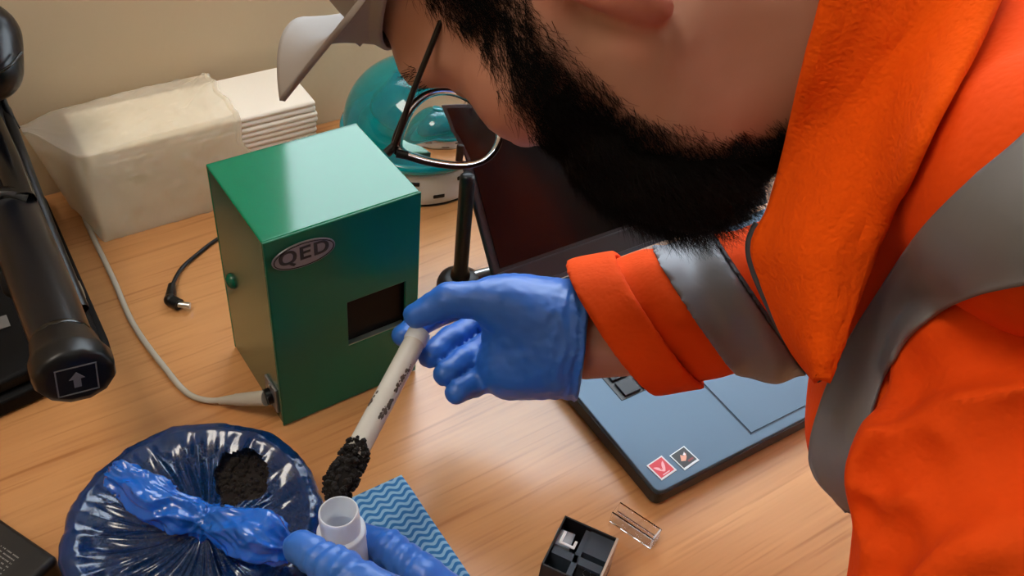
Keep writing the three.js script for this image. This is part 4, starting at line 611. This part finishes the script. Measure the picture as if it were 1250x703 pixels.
{
  const j = new THREE.Group(); j.name = 'jacket'; man.add(j);
  const hollow = (x, y, z) => armR2(x, y, z) - 0.006;
  const all = (x, y, z) => { const a = torso(x, y, z), c = sleeveR(x, y, z); let d = smin(a, c, 0.006); const h = hollow(x, y, z); return alongR(x, y, z) < 0.06 ? smax(d, -h, 0.002) : d; };
  mesh('shell', boxUV(nets(all, [0.02, 0.0, -0.62], [PELV.x + 0.2, 0.66, PELV.z + 0.2], 0.0042), 6), M.orange, j);
  { const a = C(1450, 540, 0.42).min(ELL).min(WRL).min(C(1050, 600, 0.40)).subScalar(0.08), b = C(1450, 540, 0.42).max(ELL).max(C(1190, 450, 0.40)).addScalar(0.08); mesh('sleeve', boxUV(nets(sleeveL, a.toArray(), b.toArray(), 0.003), 6), M.orange, j); }
  // turned cuff
  const ringF = (r0, a, b, off, flare) => (x, y, z) => { const t = alongR(x, y, z), d = srF(x, y, z) - off - flare * Math.max(0, 0.072 - t) + 0.0015 * fbm(x * 40, y * 40, z * 40, 2); return smax(smax(d, -(d + r0), 0.0015), Math.max(a - t, t - b), 0.0025); };
  const near = (q, r) => [[q.x - r, q.y - r, q.z - r], [q.x + r, q.y + r, q.z + r]];
  const b1 = near(C(775, 390, 0.655), 0.085), b2 = near(C(880, 370, 0.64), 0.09);
  mesh('cuff', boxUV(nets(ringF(0.006, 0.024, 0.062, 0.0055, 0.06), ...b1, 0.0026), 6), M.orange, j);
  mesh('cuff_seam', nets(ringF(0.002, 0.0565, 0.0585, 0.0066, 0.05), ...b1, 0.0016), M.orange, j);
  const tapeF = (a, b, off) => (x, y, z) => { const t = alongR(x, y, z), d = sleeveR(x, y, z) - off; return Math.max(d, -(d + 0.006), a - t, t - b); };
  mesh('reflective_strip', nets(tapeF(0.090, 0.134, 0.0028), ...b2, 0.0024), M.tape, j);
  mesh('piping', nets(tapeF(0.134, 0.137, 0.0034), ...b2, 0.0018), M.piping, j);
  // strip over the left shoulder and down the chest
  const eU = poly([[1290, 120], [1240, 172], [1190, 215], [1130, 275], [1080, 345], [1032, 420], [1002, 490], [988, 545], [992, 578], [1032, 626]]), eL = poly([[1300, 340], [1250, 348], [1190, 362], [1140, 385], [1105, 415], [1082, 455], [1066, 500], [1054, 540], [1048, 580], [1050, 622]]);
  let last = 0.45; const both = (x, y, z) => Math.min(torso(x, y, z), sleeveL(x, y, z)); const dep = (u, v) => { const a = eU(v), b = eL(v), px = mix(a.x, b.x, u), py = mix(a.y, b.y, u); return [px, py, march(v < 0.60 ? both : torso, px, py)]; };
  const cache = [], NUu = 24, NVv = 80; for (let jv = 0; jv <= NVv; jv++) { const row = []; for (let iu = NUu; iu >= 0; iu--) { const q = dep(iu / NUu, jv / NVv); q[2] = q[2] === null ? last : q[2]; last = q[2]; row[iu] = q; } cache.push(row); last = row[NUu][2]; }
  for (let k = 0; k < 14; k++) { const c2 = cache.map((r) => r.map((q) => q[2])); for (let jv = 1; jv < NVv; jv++) for (let iu = 0; iu <= NUu; iu++) { const a = Math.max(0, iu - 1), b = Math.min(NUu, iu + 1); cache[jv][iu][2] = Math.min(c2[jv][iu], (c2[jv - 1][iu] + c2[jv + 1][iu] + c2[jv][a] + c2[jv][b] + c2[jv][iu]) / 5); } }
  mesh('reflective_strip', sheet(NUu, NVv, (u, v) => { const q = cache[Math.round(v * NVv)][Math.round(u * NUu)]; return C(q[0], q[1], q[2] - 0.003); }, 0.0024), M.tape, j);
  // fleece collar flap
  const cL = poly([[1018, -60], [1002, 0], [975, 100], [955, 190], [935, 255], [916, 300], [940, 372], [970, 425], [1002, 463]]), cR = poly([[1250, -60], [1222, 0], [1190, 65], [1150, 135], [1108, 225], [1070, 310], [1042, 385], [1020, 440], [1004, 463.5]]);
  const colP = (u, v, off) => { const a = cL(v), b = cR(v), px = mix(a.x, b.x, u), py = mix(a.y, b.y, u); const base = mix(mix(0.435, 0.395, u), mix(0.47, 0.425, u), v) - 0.022 * Math.sin(Math.PI * u) ; const h = march(torso, px, py), h2 = march(skinHead, px, py); return C(px, py, Math.min(base, (h ?? 9) - 0.012, (h2 ?? 9) - 0.008) + off); };
  const CN = 50, CM = 90, cd = []; for (let jv = 0; jv <= CM; jv++) { const r = []; for (let iu = 0; iu <= CN; iu++) { const q = colP(iu / CN, jv / CM, 0).sub(EYE); r.push(q.dot(FWD)); } cd.push(r); }
  for (let k = 0; k < 60; k++) { const c2 = cd.map((r) => r.slice()); for (let jv = 0; jv <= CM; jv++) for (let iu = 0; iu <= CN; iu++) { const A = (j, i) => c2[Math.min(CM, Math.max(0, j))][Math.min(CN, Math.max(0, i))]; cd[jv][iu] = Math.min(c2[jv][iu] + 0.00002, (A(jv - 1, iu) + A(jv + 1, iu) + A(jv, iu - 1) + A(jv, iu + 1) + A(jv, iu)) / 5); } }
  const colS = (u, v, off) => { const a = cL(v), b = cR(v); const x = u * CN, y = v * CM, i = Math.min(CN - 1, Math.floor(x)), j2 = Math.min(CM - 1, Math.floor(y)), fx = x - i, fy = y - j2; const d = mix(mix(cd[j2][i], cd[j2][i + 1], fx), mix(cd[j2 + 1][i], cd[j2 + 1][i + 1], fx), fy); return C(mix(a.x, b.x, u), mix(a.y, b.y, u), d + off); };
  const cg = sheet(50, 90, (u, v) => colS(u, v, 0.002 * fbm(u * 8, v * 12, 1.1, 2)), (u, v) => 0.0075 * Math.pow(Math.min(1, Math.min(u, 1 - u) * 14 + 0.12), 0.5));
  mesh('collar', boxUV(cg, 8), M.orangeFleece, j);
  const edge = []; for (let i = 0; i <= 14; i++) edge.push(colS(0.0, mix(0.55, 1, i / 14), 0.004)); mesh('piping', tube(edge, 0.0026, 50, 8), M.piping, j);
}
// trousers and boots below the desk edge, out of the picture
{
  const kn = [V(PELV.x - 0.06, -0.30, PELV.z - 0.02), V(PELV.x + 0.14, -0.30, PELV.z + 0.06)], ft = [V(PELV.x - 0.08, -0.66, PELV.z + 0.02), V(PELV.x + 0.16, -0.66, PELV.z + 0.10)];
  const tr = blend([cone(PELV, PELV.clone().add(V(0.05, -0.06, 0.04)), 0.14, 0.14), ...[0, 1].flatMap((i) => [cone(PELV.clone().add(V(i ? 0.09 : -0.05, -0.04, 0.02)), kn[i], 0.088, 0.062), cone(kn[i], ft[i], 0.062, 0.05)])], 0.03);
  mesh('trousers', nets(tr, [PELV.x - 0.3, -0.74, PELV.z - 0.25], [PELV.x + 0.4, 0.35, PELV.z + 0.35], 0.012), M.trouser, man);
  for (const f of ft) mesh('boot', nets(blend([cone(V(f.x, -0.66, f.z), V(f.x, -0.69, f.z), 0.052, 0.05), cone(V(f.x, -0.69, f.z), V(f.x - 0.09, -0.705, f.z - 0.09), 0.048, 0.034)], 0.02), [f.x - 0.2, -0.745, f.z - 0.2], [f.x + 0.1, -0.58, f.z + 0.1], 0.008), M.black, man);
}
// gloves
function glove(fingers, palm, wrist, k, lo, hi, extra) {
  const fs = fingers.map((f) => { const cs = []; for (let i = 0; i < f.p.length - 1; i++) cs.push(cone(f.p[i], f.p[i + 1], f.r[i], f.r[i + 1])); return blend(cs, 0.003); });
  const pm = blend(palm, k);
  const fn = (x, y, z) => { let d = pm(x, y, z), e = 9; d = smin(d, fs[0](x, y, z), fingers[0].k); for (let i = 1; i < fs.length; i++) e = Math.min(e, fs[i](x, y, z)); const pa = smin(pm(x, y, z), e, 0.006); d = Math.min(smin(d, pm(x, y, z), 0.004), pa); if (d > 0.012) return d; return extra(d, x, y, z); };
  return nets(fn, lo, hi, 0.0018);
}
{
  const q = (...a) => C(...a);
  const wr = q(705, 413, 0.662), wd = q(650, 408, 0.662).sub(wr).normalize();
  const F5 = [
    { p: [q(640, 395, 0.648), q(598, 366, 0.645), q(548, 366, 0.645), q(509, 385, 0.648)], r: [0.017, 0.0145, 0.0120, 0.0095], k: 0.010 },
    { p: [q(622, 376, 0.70), q(560, 372, 0.705), q(518, 390, 0.692), q(492, 410, 0.672)], r: [0.012, 0.0110, 0.0098, 0.0082] },
    { p: [q(640, 400, 0.70), q(580, 398, 0.698), q(550, 414, 0.680), q(525, 434, 0.662)], r: [0.011, 0.0105, 0.0096, 0.0088] },
    { p: [q(640, 428, 0.695), q(592, 424, 0.686), q(565, 440, 0.670), q(543, 457, 0.655)], r: [0.011, 0.0105, 0.0096, 0.0088] },
    { p: [q(642, 452, 0.688), q(604, 454, 0.678), q(580, 467, 0.664), q(557, 479, 0.650)], r: [0.0115, 0.0105, 0.0095, 0.0085] },
  ];
  const palm = [cone(wr, q(640, 385, 0.668), 0.031, 0.026), cone(wr, q(638, 440, 0.668), 0.031, 0.022), cone(q(690, 400, 0.652), q(620, 372, 0.648), 0.028, 0.019), cone(q(690, 440, 0.655), q(620, 448, 0.662), 0.022, 0.019), cone(q(648, 380, 0.692), q(648, 445, 0.690), 0.012, 0.012)];
  const al = (x, y, z) => (x - wr.x) * wd.x + (y - wr.y) * wd.y + (z - wr.z) * wd.z;
  const sk = (d, x, y, z) => { const t = al(x, y, z); d += 0.0009 * sm(0.03, 0.0, t) * Math.sin(t * 900 + 5 * nz(x * 60, y * 60, z * 60)) + 0.0014 * fbm(x * 70, y * 70, z * 70, 2) + 0.0011 * (0.4 - Math.abs(nz(x * 130, y * 130, z * 130 + 3))); d -= 0.0022 * Math.exp(-(((t + 0.001) / 0.002) ** 2)); return smax(d, -0.003 - t, 0.001); };
  const g = glove(F5, palm, wr, 0.02, ...[[wr.x - 0.17, wr.y - 0.09, wr.z - 0.11], [wr.x + 0.06, wr.y + 0.09, wr.z + 0.09]], sk);
  mesh('glove', g, M.glove, man).userData.label = 'blue rubber glove on the right hand';
  // left hand
  const w2 = q(640, 850, 0.52), wd2 = q(560, 780, 0.54).sub(w2).normalize();
  const F6 = [
    { p: [q(570, 800, 0.515), q(478, 737, 0.512), q(415, 698, 0.520), q(367, 668, 0.535)], r: [0.018, 0.0145, 0.0125, 0.0100], k: 0.01 },
    { p: [q(600, 765, 0.570), q(520, 704, 0.572), q(474, 668, 0.582), q(440, 655, 0.592)], r: [0.0125, 0.0118, 0.0108, 0.0095] },
    { p: [q(610, 785, 0.590), q(525, 722, 0.592), q(470, 690, 0.604), q(425, 686, 0.606)], r: [0.0125, 0.0118, 0.0104, 0.0092] },
    { p: [q(620, 805, 0.600), q(535, 746, 0.606), q(480, 715, 0.614), q(440, 714, 0.610)], r: [0.012, 0.011, 0.010, 0.009] },
    { p: [q(625, 825, 0.600), q(560, 775, 0.608), q(515, 750, 0.614), q(480, 745, 0.610)], r: [0.0115, 0.010, 0.009, 0.008] },
  ];
  const palm2 = [cone(w2, q(600, 775, 0.560), 0.028, 0.020), cone(w2, q(560, 800, 0.52), 0.028, 0.020), cone(w2, q(620, 815, 0.585), 0.028, 0.018)];
  const al2 = (x, y, z) => (x - w2.x) * wd2.x + (y - w2.y) * wd2.y + (z - w2.z) * wd2.z;
  const c1 = q(415, 698, 0.52), c2 = q(367, 668, 0.535), td = c2.clone().sub(c1).normalize();
  const sk2 = (d, x, y, z) => { const t = al2(x, y, z), s = (x - c1.x) * td.x + (y - c1.y) * td.y + (z - c1.z) * td.z; d += 0.0009 * Math.sin(s * 750 + 4 * nz(x * 50, y * 50, z * 50)) * sm(0.024, 0.012, Math.abs(s - 0.004)) + 0.0012 * fbm(x * 70, y * 70, z * 70, 2) + 0.0009 * (0.4 - Math.abs(nz(x * 130, y * 130, z * 130 + 3))); return smax(d, -0.02 - t, 0.001); };
  const g2 = glove(F6, palm2, w2, 0.02, ...[[w2.x - 0.2, 0.0, w2.z - 0.16], [w2.x + 0.06, w2.y + 0.12, w2.z + 0.08]], sk2);
  mesh('glove', g2, M.glove, man).userData.label = 'blue rubber glove on the left hand';
}
// eyeglasses
{
  const g = thing('eyeglasses', 'thin dark framed eyeglasses worn by the bearded man', 'eyeglasses'), fm = std(S('#1c1716'), 0.3, { metalness: 0.4 });
  const gd = (x, y) => 0.447 + 0.000293 * (x - 480) - 0.000177 * (y - 184);
  const rim = [[481, 184], [505, 195], [535, 202], [565, 204], [592, 197], [607, 182], [611, 165], [600, 143], [575, 120], [548, 110], [522, 113], [502, 128], [488, 152]].map((a) => C(a[0], a[1], gd(...a)));
  mesh('frame', tube(rim, 0.0011, 120, 8, true), fm, g);
  mesh('hinge', merge([rod(C(472, 187, 0.446), C(484, 176, 0.445), 0.0022), rod(C(484, 187, 0.445), C(498, 190, 0.446), 0.0021)]), M.black, g);
  mesh('temple', tube([C(480, 183, 0.445), C(488, 160, 0.441), C(503, 115, 0.434), C(528, 52, 0.422), C(553, -10, 0.408), fromHead(0.083, 0.034, -0.004), fromHead(0.081, 0.008, -0.026)], 0.0014, 60, 8), fm, g);
  const c = rim.reduce((s, p) => s.add(p), V()).multiplyScalar(1 / rim.length), nn = V(); for (let i = 0; i < rim.length; i++) nn.add(V().crossVectors(rim[i].clone().sub(c), rim[(i + 1) % rim.length].clone().sub(c))); nn.normalize();
  const crv = new THREE.CatmullRomCurve3(rim, true, 'centripetal'), A = 64, Rn = 8, pos = [], idx = [];
  for (const s of [1, -1]) for (let r = 0; r <= Rn; r++) for (let a = 0; a < A; a++) { const e = crv.getPoint(a / A), t = r / Rn, p = c.clone().lerp(e, t * 0.985).addScaledVector(nn, s * (0.0006 + 0.0013 * t * t)); pos.push(p.x, p.y, p.z); }
  const K = (Rn + 1) * A; for (let s = 0; s < 2; s++) for (let r = 0; r < Rn; r++) for (let a = 0; a < A; a++) { const i0 = s * K + r * A + a, i1 = s * K + r * A + (a + 1) % A; s ? idx.push(i0, i1, i0 + A, i1, i1 + A, i0 + A) : idx.push(i0, i0 + A, i1, i1, i0 + A, i1 + A); }
  for (let a = 0; a < A; a++) { const o = Rn * A, a0 = o + a, a1 = o + (a + 1) % A; idx.push(a0, K + a0, a1, a1, K + a0, K + a1); }
  const lg = new THREE.BufferGeometry(); lg.setAttribute('position', new THREE.Float32BufferAttribute(pos, 3)); lg.setIndex(idx); lg.computeVertexNormals();
  mesh('lens', lg, std(S('#ffffff'), 0.0, { transmission: 1, thickness: 0.003, ior: 1.6 }), g);
  mesh('bridge', tube([C(611, 168, 0.489), C(616, 160, 0.496), C(618, 152, 0.505)], 0.0013, 12, 8), fm, g);
}
scene.traverse((o) => { if (o.isMesh) o.castShadow = o.receiveShadow = true; });
renderer.render(scene, camera);
